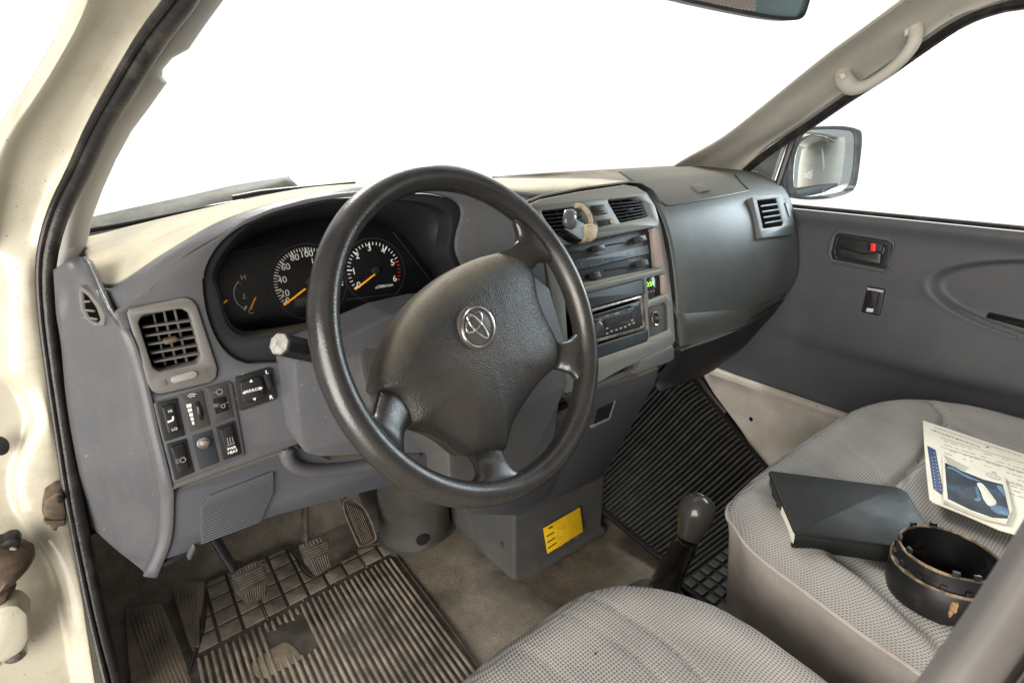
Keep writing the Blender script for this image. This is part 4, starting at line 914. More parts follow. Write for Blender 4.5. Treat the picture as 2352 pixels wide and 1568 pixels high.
if pt is not None:
    bpn = Plane(pt, nn); m.plate(bpn, circ((0, 0), .016, 24)[:-1], t=.006, off=.003, bev=.002); m.plate(bpn, circ((0, 0), .012, 24)[:-1], t=.006, off=.0036, bev=.0005); m.build('plug', M['black'], bt)

plate('boot_side_panel', bpy.data.materials['boot_plastic'], dash, Plane((.45, .585, .1), (0, -1, .1)), [(800, 1090), (905, 1108), (919, 1128), (926, 1236), (885, 1248), (862, 1236), (846, 1185), (830, 1140)], r=.006, t=.02, off=0, bev=.003)
# ================================================================= warning sticker (part of the console foot cover)
sq = cQ((230, 780), (1010, 330), (1078, 840), (320, 1318))
sk = thing('warning_sticker', 'yellow rectangular warning sticker on the grey cover below the console', 'sticker', TC.hit(sq[0]))
SKP = Plane((.8, .2412, .1), (0, -1, .02))
plate('sticker_sheet', M['yellow'], sk, SKP, sq, r=.002, t=.0006, off=.001, bev=.0002)
m = MB()
def sk_l(x, y): return Vector(SKP.l(cQ((x, y))[0]))
def skbar(x0, y0, x1, y1, h_, mi=0):
    A_, B_ = sk_l(x0, y0), sk_l(x1, y1); mid = (A_+B_)/2; dv = B_-A_; m.rect(SKP, mid.x, mid.y, dv.length, h_, rot=math.atan2(dv.y, dv.x), off=.0013, t=.0003, mi=mi)
skbar(340, 775, 425, 725, .005)
for k in range(3): skbar(295+15*k, 945+125*k, 455+25*k, 850+115*k-(0 if k < 2 else 5), .0042)
for r_ in range(8):
    for c_ in range(9):
        if random.random() < .12: continue
        x = 520+c_*58; y = 800+r_*62-.58*(x-450)+0
        if r_ < 1 and c_ > 6: continue
        skbar(x, y, x+random.uniform(25, 48), y-.58*35, .0016, 1)
m.build('print', [M['ink'], mat('orange_ink', (.55, .27, .01), .5)], sk)

# ================================================================= STEERING WHEEL
whl = thing('steering_wheel', 'worn black four-spoke steering wheel with oval emblem on its hub', 'steering wheel', WH.o)
m = MB(); n = 160; rt = .0155; Rr = .195-rt; rws = []
for k in range(n):
    a = 2*math.pi*k/n; c_ = Vector((math.cos(a), math.sin(a))); ring = []
    for j in range(22):
        b = 2*math.pi*j/22; rr = Rr+rt*.92*math.cos(b); ring.append(WH.w(c_.x*rr, c_.y*rr, rt*1.08*math.sin(b)))
    rws.append(ring)
m.grid(rws+[rws[0]], closed=True); m.build('rim', M['wheel'], whl)
def spoke(stations, offs, th):
    rows = []
    for (L1, L2), o, t_ in zip(stations, offs, th):
        a, b = Vector(WH.l(cM(L1)[0], o)), Vector(WH.l(cM(L2)[0], o)); rows.append((a, b, o, t_))
    P = cat([(a.x, a.y, b.x, b.y, o, t_) for a, b, o, t_ in rows], 6)
    mm = MB(); g = []
    for q in P:
        a = Vector((q[0], q[1])); b = Vector((q[2], q[3])); o, t_ = q[4], q[5]; ring = []; mid = (a+b)/2; hf = (b-a)/2
        for j in range(20):
            an = 2*math.pi*j/20; cx = math.cos(an); sy = math.sin(an)
            px = math.copysign(abs(cx)**.75, cx); sz = math.copysign(abs(sy)**.8, sy)
            w_ = mid+hf*px; ring.append(WH.w(w_.x, w_.y, o+t_*(sz if sz > 0 else sz*1.3)))
        g.append(ring)
    mm.grid(g, closed=True); mm.build('spoke', M['wheel'], whl)
spoke([((835, 440), (985, 520)), ((850, 412), (1005, 487)), ((905, 388), (1040, 452)), ((943, 345), (1083, 452)), ((925, 262), (1128, 440))], [-.022, -.018, -.010, -.004, -.001], [.010, .010, .010, .010, .008])
spoke([((1080, 790), (1075, 915)), ((1112, 802), (1108, 922)), ((1160, 797), (1150, 932)), ((1200, 762), (1192, 955)), ((1250, 690), (1238, 1045))], [-.024, -.022, -.012, -.005, -.002], [.009, .009, .009, .009, .008])
spoke([((360, 985), (490, 1120)), ((335, 1018), (468, 1162)), ((316, 1080), (442, 1200)), ((296, 1128), (438, 1262)), ((222, 1110), (452, 1375))], [-.024, -.020, -.012, -.005, -.002], [.010, .010, .010, .010, .008])
spoke([((730, 1260), (865, 1245)), ((733, 1300), (872, 1278)), ((757, 1345), (892, 1325)), ((758, 1400), (935, 1368)), ((690, 1448), (1015, 1398))], [-.026, -.022, -.012, -.005, -.002], [.010, .010, .009, .009, .008])
hubpx = cM((845, 412), (900, 408), (960, 432), (1003, 485), (1025, 600), (1062, 700), (1113, 800), (1118, 880), (1090, 930), (1035, 980), (960, 1085), (912, 1170), (885, 1270), (872, 1281), (800, 1291), (735, 1300), (700, 1285), (640, 1235), (560, 1192), (490, 1175), (466, 1163), (445, 1105), (400, 1045), (335, 1012), (334, 970), (365, 860), (415, 735), (480, 635), (560, 555), (650, 487), (750, 438))
hb2 = cat(WH.ls(hubpx, -.018), 3, True)
cen = Vector((sum(p[0] for p in hb2)/len(hb2), sum(p[1] for p in hb2)/len(hb2)))
if area2(hb2) < 0: hb2 = hb2[::-1]
m = MB(); rws = []
prof_ = [(1.0, -.045), (1.0, -.026), (.995, -.018), (.975, -.0125), (.94, -.009), (.88, -.005), (.78, -.001), (.62, .003), (.42, .0055), (.2, .0065), (.02, .0068)]
for s_, z in prof_: rws.append([WH.w(cen.x+(x-cen.x)*s_, cen.y+(y-cen.y)*s_, z) for x, y in hb2])
rws.append([WH.w(cen.x, cen.y, .0068)]*len(hb2))
m.grid(rws, closed=True); m.build('hub_cover', M['hub'], whl, angle=60)
m = MB(); rws = []
for s_, z in [(.96, -.03), (.93, -.05), (.84, -.07), (.70, -.082), (.5, -.088)]: rws.append([WH.w(cen.x+(x-cen.x)*s_, cen.y+(y-cen.y)*s_-.004, z) for x, y in hb2])
m.grid(rws, closed=True)
m.build('hub_back', mat('brown_dusty_hub', (.045, .040, .034), .5, col2=(.08, .07, .055), cs=12, grain=.3), whl, thick=.002)
plate('column_shroud', M['shroud'], whl, WH, cM((460, 650), (330, 690), (255, 730), (240, 790), (255, 930), (300, 1090), (450, 1130), (560, 1200), (640, 1290), (645, 1400), (700, 1440), (900, 1420), (1000, 1380), (1080, 1200), (1160, 1010), (1160, 800), (1090, 560), (1000, 490), (700, 520)), r=.012, t=.05, off=-.095, bev=.008)
# emblem
EC = Plane(WH.hit(cM((768, 738))[0], .0065), WH.n)
ROT = math.radians(30)
ec = MB(); ec.plate(EC, circ((0, 0), .0262, 40)[:-1], t=.004, off=.0010, bev=.0012); em = ec.build('emblem', mat('emblem_base', (.07, .062, .056), .35), whl)
m = MB()
def ell(cx, cy, a, b, rad_, ph=0, n_=48):
    pts = []
    for k in range(n_):
        t = 2*math.pi*k/n_; x = cx+a*math.cos(t); y = cy+b*math.sin(t); pts.append(EC.w(x*math.cos(ROT)-y*math.sin(ROT), x*math.sin(ROT)+y*math.cos(ROT), .0018))
    m.tube(pts, rad_, 8, closed=True)
ell(0, 0, .0240, .0208, .0013); ell(0, .0075, .0150, .0072, .0012); ell(0, .0012, .0062, .0175, .0012)
m.build('chrome_ovals', M['chrome'], em)

# ================================================================= STALK and column
stk = thing('control_stalk', 'black control stalk with faceted end poking out left of the steering wheel', 'stalk', PY((760, 815), .06))
def P_(x, y, d): return PY((x, y), d)
a_, b_ = P_(642, 790, .028), P_(780, 822, .07)
ax = (b_-a_).normalized()
m = MB(); rws = []
SPn = Plane(a_, -ax)
for t_, rr in ((0, .0), (.0, .0105), (.002, .0122), (.03, .0122), (.032, .0112), (.034, .0122), (.058, .012), (.062, .012), (.1, .011), (.13, .009)):
    rws.append([SPn.w(rr*math.cos((k+.5)*math.pi/4), rr*math.sin((k+.5)*math.pi/4), -t_) for k in range(8)])
m.grid(rws, closed=True); s1 = m.build('stalk_arm', M['black'], stk, angle=20)
m = MB(); m.plate(SPn, circ((0, 0), .0112, 8, .4, .4+2*math.pi)[:-1], t=.002, off=.0016, bev=.0008); s2 = m.build('stalk_end', mat('worn_grey_cap', (.30, .29, .27), .35, col2=(.14, .13, .12), cs=150), stk)
m = MB(); m.rect(SPn, 0, 0, .018, .0008, rot=.9, off=.0019); m.rect(SPn, .001, 0, .018, .0008, rot=-.8, off=.0019); m.build('symbol', M['dim'], s2)

# ================================================================= PEDALS
def pedal(name, label, px, pl, arm, ribs_v, ribs_h, mt=None, frame=False):
    t_ = thing(name, label, 'pedal', pl.hit(px[0]), 'foot pedals')
    pad_ = plate('pad', mt or M['rubber'], t_, pl, px, r=.006, t=.012, off=0, bev=.002)
    return t_, pad_
PP = Plane((.25, .44, .14), (0, -1, .75))
def bars(m, pl, A_, B_, C_, D2, n, w_=.45, off=.002, t=.003):
    """n bars between edge AB and edge DC, each running A->B"""
    for k in range(n):
        f0 = (k+.5-w_/2)/n; f1 = (k+.5+w_/2)/n
        L3 = lambda p, q, f: (p[0]+(q[0]-p[0])*f, p[1]+(q[1]-p[1])*f)
        m.plate(pl, pl.ls([L3(A_, D2, f0), L3(B_, C_, f0), L3(B_, C_, f1), L3(A_, D2, f1)], off), t=t, off=off, bev=.0006)
MP = mat('pedal_rubber', (.030, .026, .022), .6, col2=(.075, .06, .045), cs=50)
MPR = mat('pale_pedal_ribs', (.13, .11, .085), .65, col2=(.07, .058, .045), cs=70)  # ribs in a paler tone than the pad
t_, pd = pedal('clutch_pedal', 'leftmost pedal, worn ribbed rubber clutch pad on a dark arm above the mat grid', cI((525, 715), (590, 670), (735, 600), (790, 640), (825, 780), (800, 890), (660, 955), (560, 850)), PP, None, 0, 0, MP)
m = MB(); bars(m, PP, *cI((560, 740), (770, 650), (800, 740), (600, 840)), 5); bars(m, PP, *cI((630, 850), (660, 950), (800, 890), (800, 765)), 9); bars(m, PP, *cI((560, 690), (575, 715), (735, 650), (725, 612)), 7); m.build('pad_ribs', MPR, pd)
A1, B1 = PP.hit(cI((560, 690))[0], -.01), PY(cI((400, 430))[0], .50); m = MB(); m.tube([A1+Vector((.01, .02, 0)), A1, A1.lerp(B1, .5), B1, B1+(B1-A1)*.7], [.008, .009, .009, .009, .009], 10, sx=.6); m.build('pedal_arm', M['black'], t_)
PB = Plane((.33, .47, .14), (0, -1, .8))
t_, pd = pedal('brake_pedal', 'middle pedal with a squarish ribbed rubber brake pad at the edge of the mat', cI((1060, 480), (1260, 405), (1295, 430), (1330, 590), (1325, 650), (1205, 730), (1180, 710), (1110, 620)), PB, None, 0, 0, MP)
m = MB(); bars(m, PB, *cI((1095, 530), (1285, 450), (1300, 530), (1130, 600)), 4); bars(m, PB, *cI((1145, 600), (1200, 720), (1315, 650), (1290, 545)), 8); bars(m, PB, *cI((1080, 480), (1095, 510), (1255, 450), (1240, 415)), 6); m.build('pad_ribs', MPR, pd)
A1, B1 = PB.hit(cI((1110, 480))[0], -.01), PY(cI((1110, 130))[0], .52); m = MB(); m.tube([A1+Vector((.01, .02, 0)), A1, A1.lerp(B1, .5), B1, B1+(B1-A1)*.7], .009, 10, sx=.6); m.build('pedal_arm', MP, t_)
PA = Plane((.42, .50, .16), (0, -1, .45))
t_, pd = pedal('accelerator_pedal', 'rightmost pedal, tall narrow accelerator pad with long vertical ribs', cI((1400, 140), (1440, 115), (1500, 120), (1600, 210), (1675, 390), (1665, 460), (1540, 500), (1515, 470), (1430, 260)), PA, None, 0, 0, MP)
m = MB(); bars(m, PA, *cI((1425, 150), (1560, 470), (1645, 430), (1560, 210)), 7, off=.003); m.build('pad_ribs', MPR, pd)
m = MB(); m.tube(cat([PA.hit(p, .002) for p in cI((1412, 160), (1440, 125), (1495, 130), (1590, 215), (1662, 390), (1652, 450), (1545, 488), (1525, 465), (1435, 260))], 4, True), .0022, 6, closed=True); m.build('pad_rim', MPR, pd)
A1, B1 = PA.hit(cI((1440, 135))[0], -.006), PY(cI((1300, 30))[0], .56); m = MB(); m.tube([A1, A1.lerp(B1, .5), B1, B1+(B1-A1)*.8], .006, 10); m.build('pedal_arm', MP, t_)

# ================================================================= FLOOR MATS
MT = Plane((.3, .3, .010), (0, 0, 1), up=(0, 1, 0))
mtg = thing('floor_mat', 'muddy brown ribbed rubber floor mat below the pedals', 'floor mat', (.3, .35, .008))
mo = cI((340, 762), (480, 708), (700, 618), (950, 502), (1005, 512), (1050, 570), (1110, 690), (1190, 742), (1250, 700), (1340, 640), (1530, 512), (1690, 470), (1760, 478), (1810, 515), (1860, 610), (2254, 1130), (2560, 1560), (2700, 1760), (1500, 2100), (100, 2000), (170, 1568), (240, 1350), (300, 1150), (325, 900), (318, 800))
base2 = rnd(MT.ls(mo), .006)
m = MB(); m.plate(MT, base2, t=.005, off=0, bev=.001); m.build('mat_sheet', M['matg'], mtg)
m = MB(); m.tube([MT.w(x, y, .001) for x, y in base2], .003, 8, closed=True); m.build('mat_edge', M['matg'], mtg)
# directions on the mat
dR = (Vector(MT.l(cI((2254, 1130))[0]))-Vector(MT.l(cI((1860, 610))[0]))).normalized()      # towards the seat
dG = (Vector(MT.l(cI((1700, 600))[0]))-Vector(MT.l(cI((340, 1310))[0]))).normalized()       # along the grid / rib boundary
o0 = Vector(MT.l(cI((255, 1365))[0]))
def clip(poly, P0, dr, lo, hi, step=.002):
    """longest run of P0+t*dr inside poly"""
    def ins(q):
        c = False; n = len(poly); j = n-1
        for i in range(n):
            xi, yi = poly[i]; xj, yj = poly[j]
            if (yi > q.y) != (yj > q.y) and q.x < (xj-xi)*(q.y-yi)/(yj-yi)+xi: c = not c
            j = i
        return c
    run = []; t = lo; st_ = None
    while t <= hi:
        if ins(P0+dr*t):
            if st_ is None: st_ = t
            en = t
        elif st_ is not None: run.append((st_, en)); st_ = None
        t += step
    if st_ is not None: run.append((st_, en))
    return max(run, key=lambda r: r[1]-r[0]) if run else None
inn = inset(base2 if area2(base2) > 0 else base2[::-1], .006)
m = MB(); up2 = Vector((0, 0, 1))
dRf = dR
k = 0
for k in range(0, 48):                              # ribs
    P0 = o0+dG*(.003+k*.0124)
    r_ = clip(inn, P0, dRf, .006, .62)
    if not r_ or r_[1]-r_[0] < .03: continue
    r0 = r_[0]+.004*(k % 2)
    worn = 14 <= k <= 23
    segs = [(r0, r_[1])]
    if 10 <= k <= 15: segs = [(r0, .028+.004*(k % 3)), (.125+.01*math.sin(k), r_[1])]
    for a, b in segs:
        if b-a < .008: continue
        nn_ = max(2, int((b-a)/.02)); pts = [P0+dRf*(a+(b-a)*q/nn_) for q in range(nn_+1)]
        rr = [.0038]*len(pts); rr[0] = .0028; rr[-1] = .0028
        m.tube([MT.w(q.x, q.y, .0005) for q in pts], rr, 8, sx=1, up=(0, 0, 1))
dU = -dRf
for k in range(4, 46, 6):
    P0 = o0+dG*(.003+k*.0124+.0062); r_ = clip(inn, P0, dU, .0, .25)
    if r_ and r_[1] > .03: m.tube([MT.w(*(P0+dU*t), .0008) for t in (0, r_[1]*.5, r_[1])], .0012, 5)
# grid tiles
dU = -dRf
for i in range(-2, 24):
    for j in range(0, 7):
        c_ = o0+dG*(.022+i*.0445)+dU*(.025+j*.0425)
        q = [c_+dG*a*.0190+dU*b*.0182 for a, b in ((-1, -1), (1, -1), (1, 1), (-1, 1))]
        if (q[1]-q[0]).cross(q[2]-q[1]) < 0: q.reverse()
        sub = [Vector(p) for p in inn]
        for a, b in zip(q, q[1:]+q[:1]):                # cut the mat outline down to this square
            out = []; e = b-a
            for p, r in zip(sub, sub[1:]+sub[:1]):
                dp, dr = e.cross(p-a), e.cross(r-a)
                if dp >= 0: out.append(p)
                if (dp >= 0) != (dr >= 0): out.append(p+(r-p)*(dp/(dp-dr)))
            sub = out
            if len(sub) < 3: break
        if len(sub) >= 3 and abs(area2(sub)) > 6e-5:
            cl_ = [sub[0]]
            for p in sub[1:]:
                if (p-cl_[-1]).length > .0012: cl_.append(p)
            if len(cl_) >= 3: m.plate(MT, rnd([tuple(x) for x in cl_], .002, 3), t=.003, off=.003+random.uniform(-.0003, .0003), bev=.0009)
m.build('mat_ribs', M['matd'], mtg, angle=50)
# worn smooth heel pad
m = MB(); m.plate(MT, cat(MT.ls(cI((700, 1400), (800, 1330), (960, 1250), (1060, 1330), (1080, 1380), (900, 1480), (800, 1530), (700, 1500))), 4, True), t=.003, off=.0022, bev=.0012)
m.build('heel_patch', mat('worn_tan_rubber', (.20, .155, .10), .7, col2=(.11, .09, .065), cs=40), mtg)
# ribbed footrest pressed in the floor, left of the mat
ft = thing('footrest', 'raised ribbed dirty foot rest pressed into the floor beside the mat', 'footrest', (.05, .45, .0))
m = MB()
for poly, n_ in ((cK((860, 1110), (900, 1068), (1000, 1065), (1030, 1090), (985, 1330), (960, 1400)), 6), (cK((625, 1235), (660, 1195), (780, 1175), (820, 1200), (940, 1500), (960, 1700), (700, 1760)), 8)):
    lp = MT.ls(poly); m.plate(MT, cat(lp, 4, True), t=.012, off=.004, bev=.004)
for k in range(6):
    m.tube([MT.hit(p, .0045) for p in cK((882+k*20, 1100-k*3), (900+k*17, 1200), (935+k*11, 1310), (965+k*5, 1385))], [.0018, .0028, .0028, .0018], 6)
for k in range(8):
    m.tube([MT.hit(p, .0045) for p in cK((655+k*21, 1225-k*5), (690+k*22, 1340), (735+k*23, 1470), (800+k*24, 1640))], [.0018, .0032, .0032, .003], 6)
m.build('footrest_pad', mat('dusty_footrest', (.22, .175, .125), .65, col2=(.10, .083, .066), cs=14), ft)

# passenger mat: follows the rising floor
pm = thing('floor_mat', 'black rubber passenger floor mat with long cross ribs, rising toward the footwell', 'floor mat', (1.15, .05, .03))
def pz(x, y):
    b = .030+.04*max(0, (x-1.0)/.4)*max(0, min(1, (y+.05)/.12))
    return b+max(0, y-.08)*(.10+.56*max(0, min(1, (x-.95)/.42)))
NX, NY = 2, 150
m = MB()
x0_, x1_ = .965, 1.455
def xl_(y): return .962+.0*y if y > .12 else (.962-.0*(y)) + (0 if y > .05 else -.03)
rows = []
y_ = .62; ribs = []
while y_ > -.16:
    xl = xl_(y_); rows.append([Vector((x, y_, pz(x, y_))) for x in np.linspace(xl, x1_, 16)]); y_ -= .02
m.grid(rows, flip=True); 
m.build('mat_sheet', M['matpg'], pm, thick=.004)
m = MB(); y_ = .60; k = 0
while y_ > .0:
    xl = xl_(y_)+.012+(.0 if k % 2 else .004); pts = [Vector((x, y_+.004*math.sin(x*9), pz(x, y_)+.001)) for x in np.linspace(xl, x1_-.02, 9)]
    m.tube(pts, .0030+.0006*math.sin(k*1.7), 6); y_ -= .0115; k += 1
for i in range(17):
    for j in range(5):
        cx = .955+i*.030; cy = -.018-j*.027
        if cx > 1.44: continue
        z = pz(cx, cy)+.003; T_ = Plane((cx, cy, z), (0, 0, 1), up=(0, 1, 0)); m.rect(T_, 0, 0, .023, .020, t=.003, off=0, r=.002, bev=.001)
m.build('mat_ribs', M['matp'], pm, angle=50)
m = MB(); ed = [Vector((xl_(y), y, pz(xl_(y), y)+.001)) for y in np.linspace(.3, -.16, 24)]+[Vector((x, -.163, pz(x, -.16)+.001)) for x in np.linspace(.95, 1.45, 12)]
m.tube(ed, .0055, 8); m.build('mat_edge', M['matpg'], pm)

# ================================================================= GEAR LEVER
gl = thing('gear_lever', 'black gear lever with a rounded glossy grey knob between the seats', 'gear lever', PZ((1530, 1350), .02))
kb = PZ((1598, 1178), .345); ks = PZ((1578, 1240), .31); gb = PZ((1528, 1338), .075)
ax = (PZ((1604, 1140), .37)-PZ((1572, 1245), .30)).normalized()
KN = Plane(kb, ax)
m = MB(); rws = []
for z, rr in ((.033, .0), (.0325, .010), (.030, .018), (.022, .0265), (.010, .0305), (-.004, .0305), (-.016, .027), (-.028, .0225), (-.040, .0195), (-.046, .018), (-.048, .012)): rws.append([KN.w(rr*math.cos(a*math.pi/16), rr*math.sin(a*math.pi/16), z) for a in range(32)])
m.grid(rws, closed=True); kn = m.build('knob', M['knob'], gl, angle=70)
m = MB(); KT = Plane(KN.w(0, 0, .0325)+ax*.0002, ax)
ringmesh(m, KT, (0, 0), .0145, .0008, off=-.0008, n=32)
for x in (-.006, 0, .006): m.rect(KT, x, 0, .0008, .012, off=.0008)
m.rect(KT, 0, 0, .012, .0008, off=.0009); m.build('shift_pattern', M['chrome'], kn)
m = MB(); kb2 = KN.w(0, 0, -.044); m.tube([kb2, kb2.lerp(gb, .12), kb2.lerp(gb, .5), kb2.lerp(gb, .55), gb, gb+(gb-kb2)*.12], [.017, .022, .0235, .026, .029, .030], 20); m.build('shaft', M['gloss'], gl)
m = MB(); gc = Vector((gb.x-.004, gb.y-.006, 0)); rws = []
for z, rr in ((.004, .085), (.012, .08), (.022, .062), (.034, .05), (.045, .040), (.052, .031), (.07, .028), (.074, .023)): rws.append([Vector((gc.x+rr*math.cos(a*math.pi/16)+(.075-z)*-.05, gc.y+rr*1.1*math.sin(a*math.pi/16), z)) for a in range(32)])
m.grid(rws, closed=True); m.build('gaiter', mat('gaiter_rubber', (.05, .045, .04), .6, col2=(.1, .085, .065), cs=30), gl, angle=60)

# ================================================================= SEATS
def seat(name, label, outline, ztop, crown, mt, seams, skirt_z, bol=.055, drop=.0, skirtlip=.0, tilt=0.0):
    t_ = thing(name, label, 'car seat', (sum(p[0] for p in outline)/len(outline), sum(p[1] for p in outline)/len(outline), skirt_z))
    ol = cat(outline, 10, True)
    if area2(ol) < 0: ol = ol[::-1]
    # equalise spacing
    P = [Vector(p) for p in ol]; L = [0]
    for i in range(len(P)): L.append(L[-1]+(P[(i+1) % len(P)]-P[i]).length)
    N = 300; ev = []
    for k in range(N):
        s = L[-1]*k/N; i = max(j for j in range(len(P)) if L[j] <= s); f = (s-L[i])/(L[i+1]-L[i]); ev.append(P[i].lerp(P[(i+1) % len(P)], f))
    cx = sum(p.x for p in ev)/N; cy = sum(p.y for p in ev)/N; C0 = Vector((cx, cy))
    rd = .034
    m = MB(); rws = []
    K = 72
    for k in range(K+1):
        s = k/K
        ring = []
        for p in ev:
            v = C0-p; d = s*(v.length); dist = d
            q = p+v*s*1.0
            # edge rounding
            if dist < rd: z = ztop-rd+math.sqrt(max(0, rd*rd-(rd-dist)**2)); 
            else: z = ztop
            z += crown*(1-math.exp(-(dist/.10)**2)) 
            z += .008*math.exp(-((dist-.045)/.03)**2)
            for poly, w_, dep_ in seams:
                dm_ = 1e9
                for a, b in zip(poly[:-1], poly[1:]):
                    ab = b-a; t = max(0, min(1, (q-a).dot(ab)/ab.length_squared)); dm_ = min(dm_, (q-(a+ab*t)).length)
                if dm_ < w_*4: z -= dep_*math.exp(-(dm_/w_)**2)
            z += .004*noise.noise(Vector((q.x*9, q.y*9, 1.3)))+.0016*noise.noise(Vector((q.x*30, q.y*24, 4.1)))
            z += tilt*(q.y-ev[0].y)
            ring.append(Vector((q.x, q.y, z)))
        rws.append(ring)
    m.grid(rws, closed=True); cu = m.build('cushion', mt, t_, angle=80)
    pip = rws[0]; m = MB(); m.tube([p+Vector((0, 0, .001)) for p in pip], .0028, 8, closed=True); m.build('piping', M['vinyl'], cu)
    m = MB(); rw = []
    zs = [r.z for r in rws[0]]
    for f, d in ((0, .001), (.12, .002), (.5, .014), (.8, .024), (1, .03)):
        ins_ = inset([(p.x, p.y) for p in ev], d+(.006 if f else 0)); rw.append([Vector((x, y, z0*(1-f)+skirt_z*f)) for (x, y), z0 in zip(ins_, zs)])
    m.grid(rw[::-1], closed=True); m.build('side_skirt', M['vinyl'], t_, angle=80)
    return t_, cu
def SZ(px, z): q = PZ(px, z); return Vector((q.x, q.y))
zs = .415
dr_out = [(.13, -.20), (.17, -.155), (.24, -.142), (.287, -.139), (.33, -.133), (.369, -.131), (.415, -.130), (.471, -.132), (.513, -.147), (.55, -.175), (.588, -.228), (.606, -.285), (.606, -.40), (.60, -.60), (.56, -.68), (.3, -.7), (.13, -.66), (.11, -.45), (.115, -.28)]
s1_ = [SZ(p, zs) for p in cH((990, 1085), (1180, 1190), (1400, 1325), (1540, 1450), (1680, 1620))]
s1_ = [s1_[0]+(s1_[0]-s1_[1])*.3]+s1_+[s1_[-1]+(s1_[-1]-s1_[-2])*3]
s2_ = [SZ(p, zs) for p in cH((860, 1190), (1100, 1320), (1300, 1470), (1420, 1600))]; s2_ += [s2_[-1]+(s2_[-1]-s2_[-2])*3]
s3_ = [SZ(p, zs) for p in cH((600, 1390), (780, 1490), (900, 1600))]; s3_ += [s3_[-1]+(s3_[-1]-s3_[-2])*3]
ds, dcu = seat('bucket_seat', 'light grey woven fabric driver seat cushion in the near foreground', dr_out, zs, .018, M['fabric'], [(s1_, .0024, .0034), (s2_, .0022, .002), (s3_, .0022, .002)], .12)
bpy.context.view_layer.update()
def onobj(o, px, lift):
    rl = rootloc(o); hit, loc, nrm, i = o.ray_cast(CAM-rl, ray(px).normalized())
    if not hit: return None, None
    n_ = nrm if nrm.dot(ray(px)) < 0 else -nrm
    return loc+rl+n_*lift, n_
m = MB(); p, n_ = onobj(dcu, cH((1068, 1400))[0], .0004)
if p is not None: T_ = Plane(p, n_); m.plate(T_, circ((0, 0), .0014, 12)[:-1], t=.0004, off=.0005, bev=.0001); m.build('burn_hole', M['black'], dcu)
zp = .46
pa_out = [(.712, -.205), (.735, -.178), (.786, -.168), (.848, -.163), (1.002, -.160), (1.128, -.162), (1.233, -.178), (1.318, -.228), (1.365, -.30), (1.385, -.39), (1.39, -.6), (1.35, -.75), (1.0, -.8), (.72, -.78), (.655, -.6), (.66, -.44), (.672, -.34), (.685, -.25)]
p1_ = [SZ(p, zp) for p in cG((1260, 60), (1350, 120), (1330, 180), (1230, 330), (1060, 490), (960, 590))]
p2_ = [SZ(p, zp) for p in cG((1380, 150), (1560, 230), (1774, 300), (2000, 380))]
p3_ = [SZ(p, zp) for p in cG((780, 900), (950, 1010), (1150, 1180), (1290, 1290), (1400, 1400))]
p4_ = [SZ(p, zp) for p in cG((640, 230), (800, 280), (950, 380), (1060, 490))]
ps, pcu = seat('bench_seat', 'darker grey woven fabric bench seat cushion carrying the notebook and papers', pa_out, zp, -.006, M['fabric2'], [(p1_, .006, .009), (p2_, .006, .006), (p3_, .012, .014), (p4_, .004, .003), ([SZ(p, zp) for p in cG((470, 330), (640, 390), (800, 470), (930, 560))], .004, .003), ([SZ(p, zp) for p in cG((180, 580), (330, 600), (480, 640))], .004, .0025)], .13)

# ================================================================= THINGS ON THE PASSENGER SEAT
bpy.context.view_layer.update()
nb = thing('notebook', 'closed black leather-bound notebook lying on the passenger seat cushion', 'notebook', PZ((1900, 1170), .462))
nt = Plane((.9, -.3, .487), (0, 0, 1), up=(0, 1, 0)); nbm = Plane((.9, -.3, .464), (0, 0, 1), up=(0, 1, 0))
ntop = nt.ls([(1764, 1079), (2062, 1117), (2085, 1130), (2148, 1238), (2120, 1262), (1826, 1222)])
m = MB(); m.plate(nt, rnd(ntop, .006), t=.004, off=0, bev=.0018, back=True); m.build('cover', M['leather'], nb)
# spine and lower cover
cx = sum(p[0] for p in ntop)/6; cy = sum(p[1] for p in ntop)/6
low = [(x, y) for x, y in ntop]
m = MB(); m.plate(nt, rnd(low, .006), t=.004, off=-.0215, bev=.0018, back=True)
fr0, fr1 = Vector(ntop[5]), Vector(ntop[4])
for a, b in ((fr0, fr1),):
    v = [nt.w(a.x, a.y, 0), nt.w(b.x, b.y, 0)]; rws = []
    dn = Vector((a.y-b.y, b.x-a.x)).normalized(); dn = dn if dn.dot(Vector((cx, cy))-a) < 0 else -dn
    for k in range(9):
        an = math.pi*k/8; o_ = dn*(.0045*math.sin(an)-.0015); z_ = -.0128+.0118*math.cos(an); rws.append([nt.w(a.x+o_.x, a.y+o_.y, z_), nt.w(b.x+o_.x, b.y+o_.y, z_)])
    m.grid(rws, flip=True)
m.build('back_cover', M['leather'], nb)
m = MB(); pg = inset(ntop if area2(ntop) > 0 else ntop[::-1], .0035); m.plate(nt, pg, t=.0175, off=-.004, bev=.0004)
pgs = m.build('page_block', mat('book_pages_dark', (.03, .03, .03), .6), nb)
m = MB(); a, b = Vector(ntop[0]), Vector(ntop[5]); a2 = b+(a-b)*.46; b2 = b+(a-b)*.04; dn = Vector((a.y-b.y, b.x-a.x)).normalized(); dn = dn if dn.dot(Vector((cx, cy))-a) < 0 else -dn
q = [b2+dn*-.002, a2+dn*-.002, a2-dn*.01, b2-dn*.01]; m.plate(nt, [tuple(x) for x in q], t=.0168, off=-.0042, bev=.0004); m.build('paper_edge', M['paper'], nb)
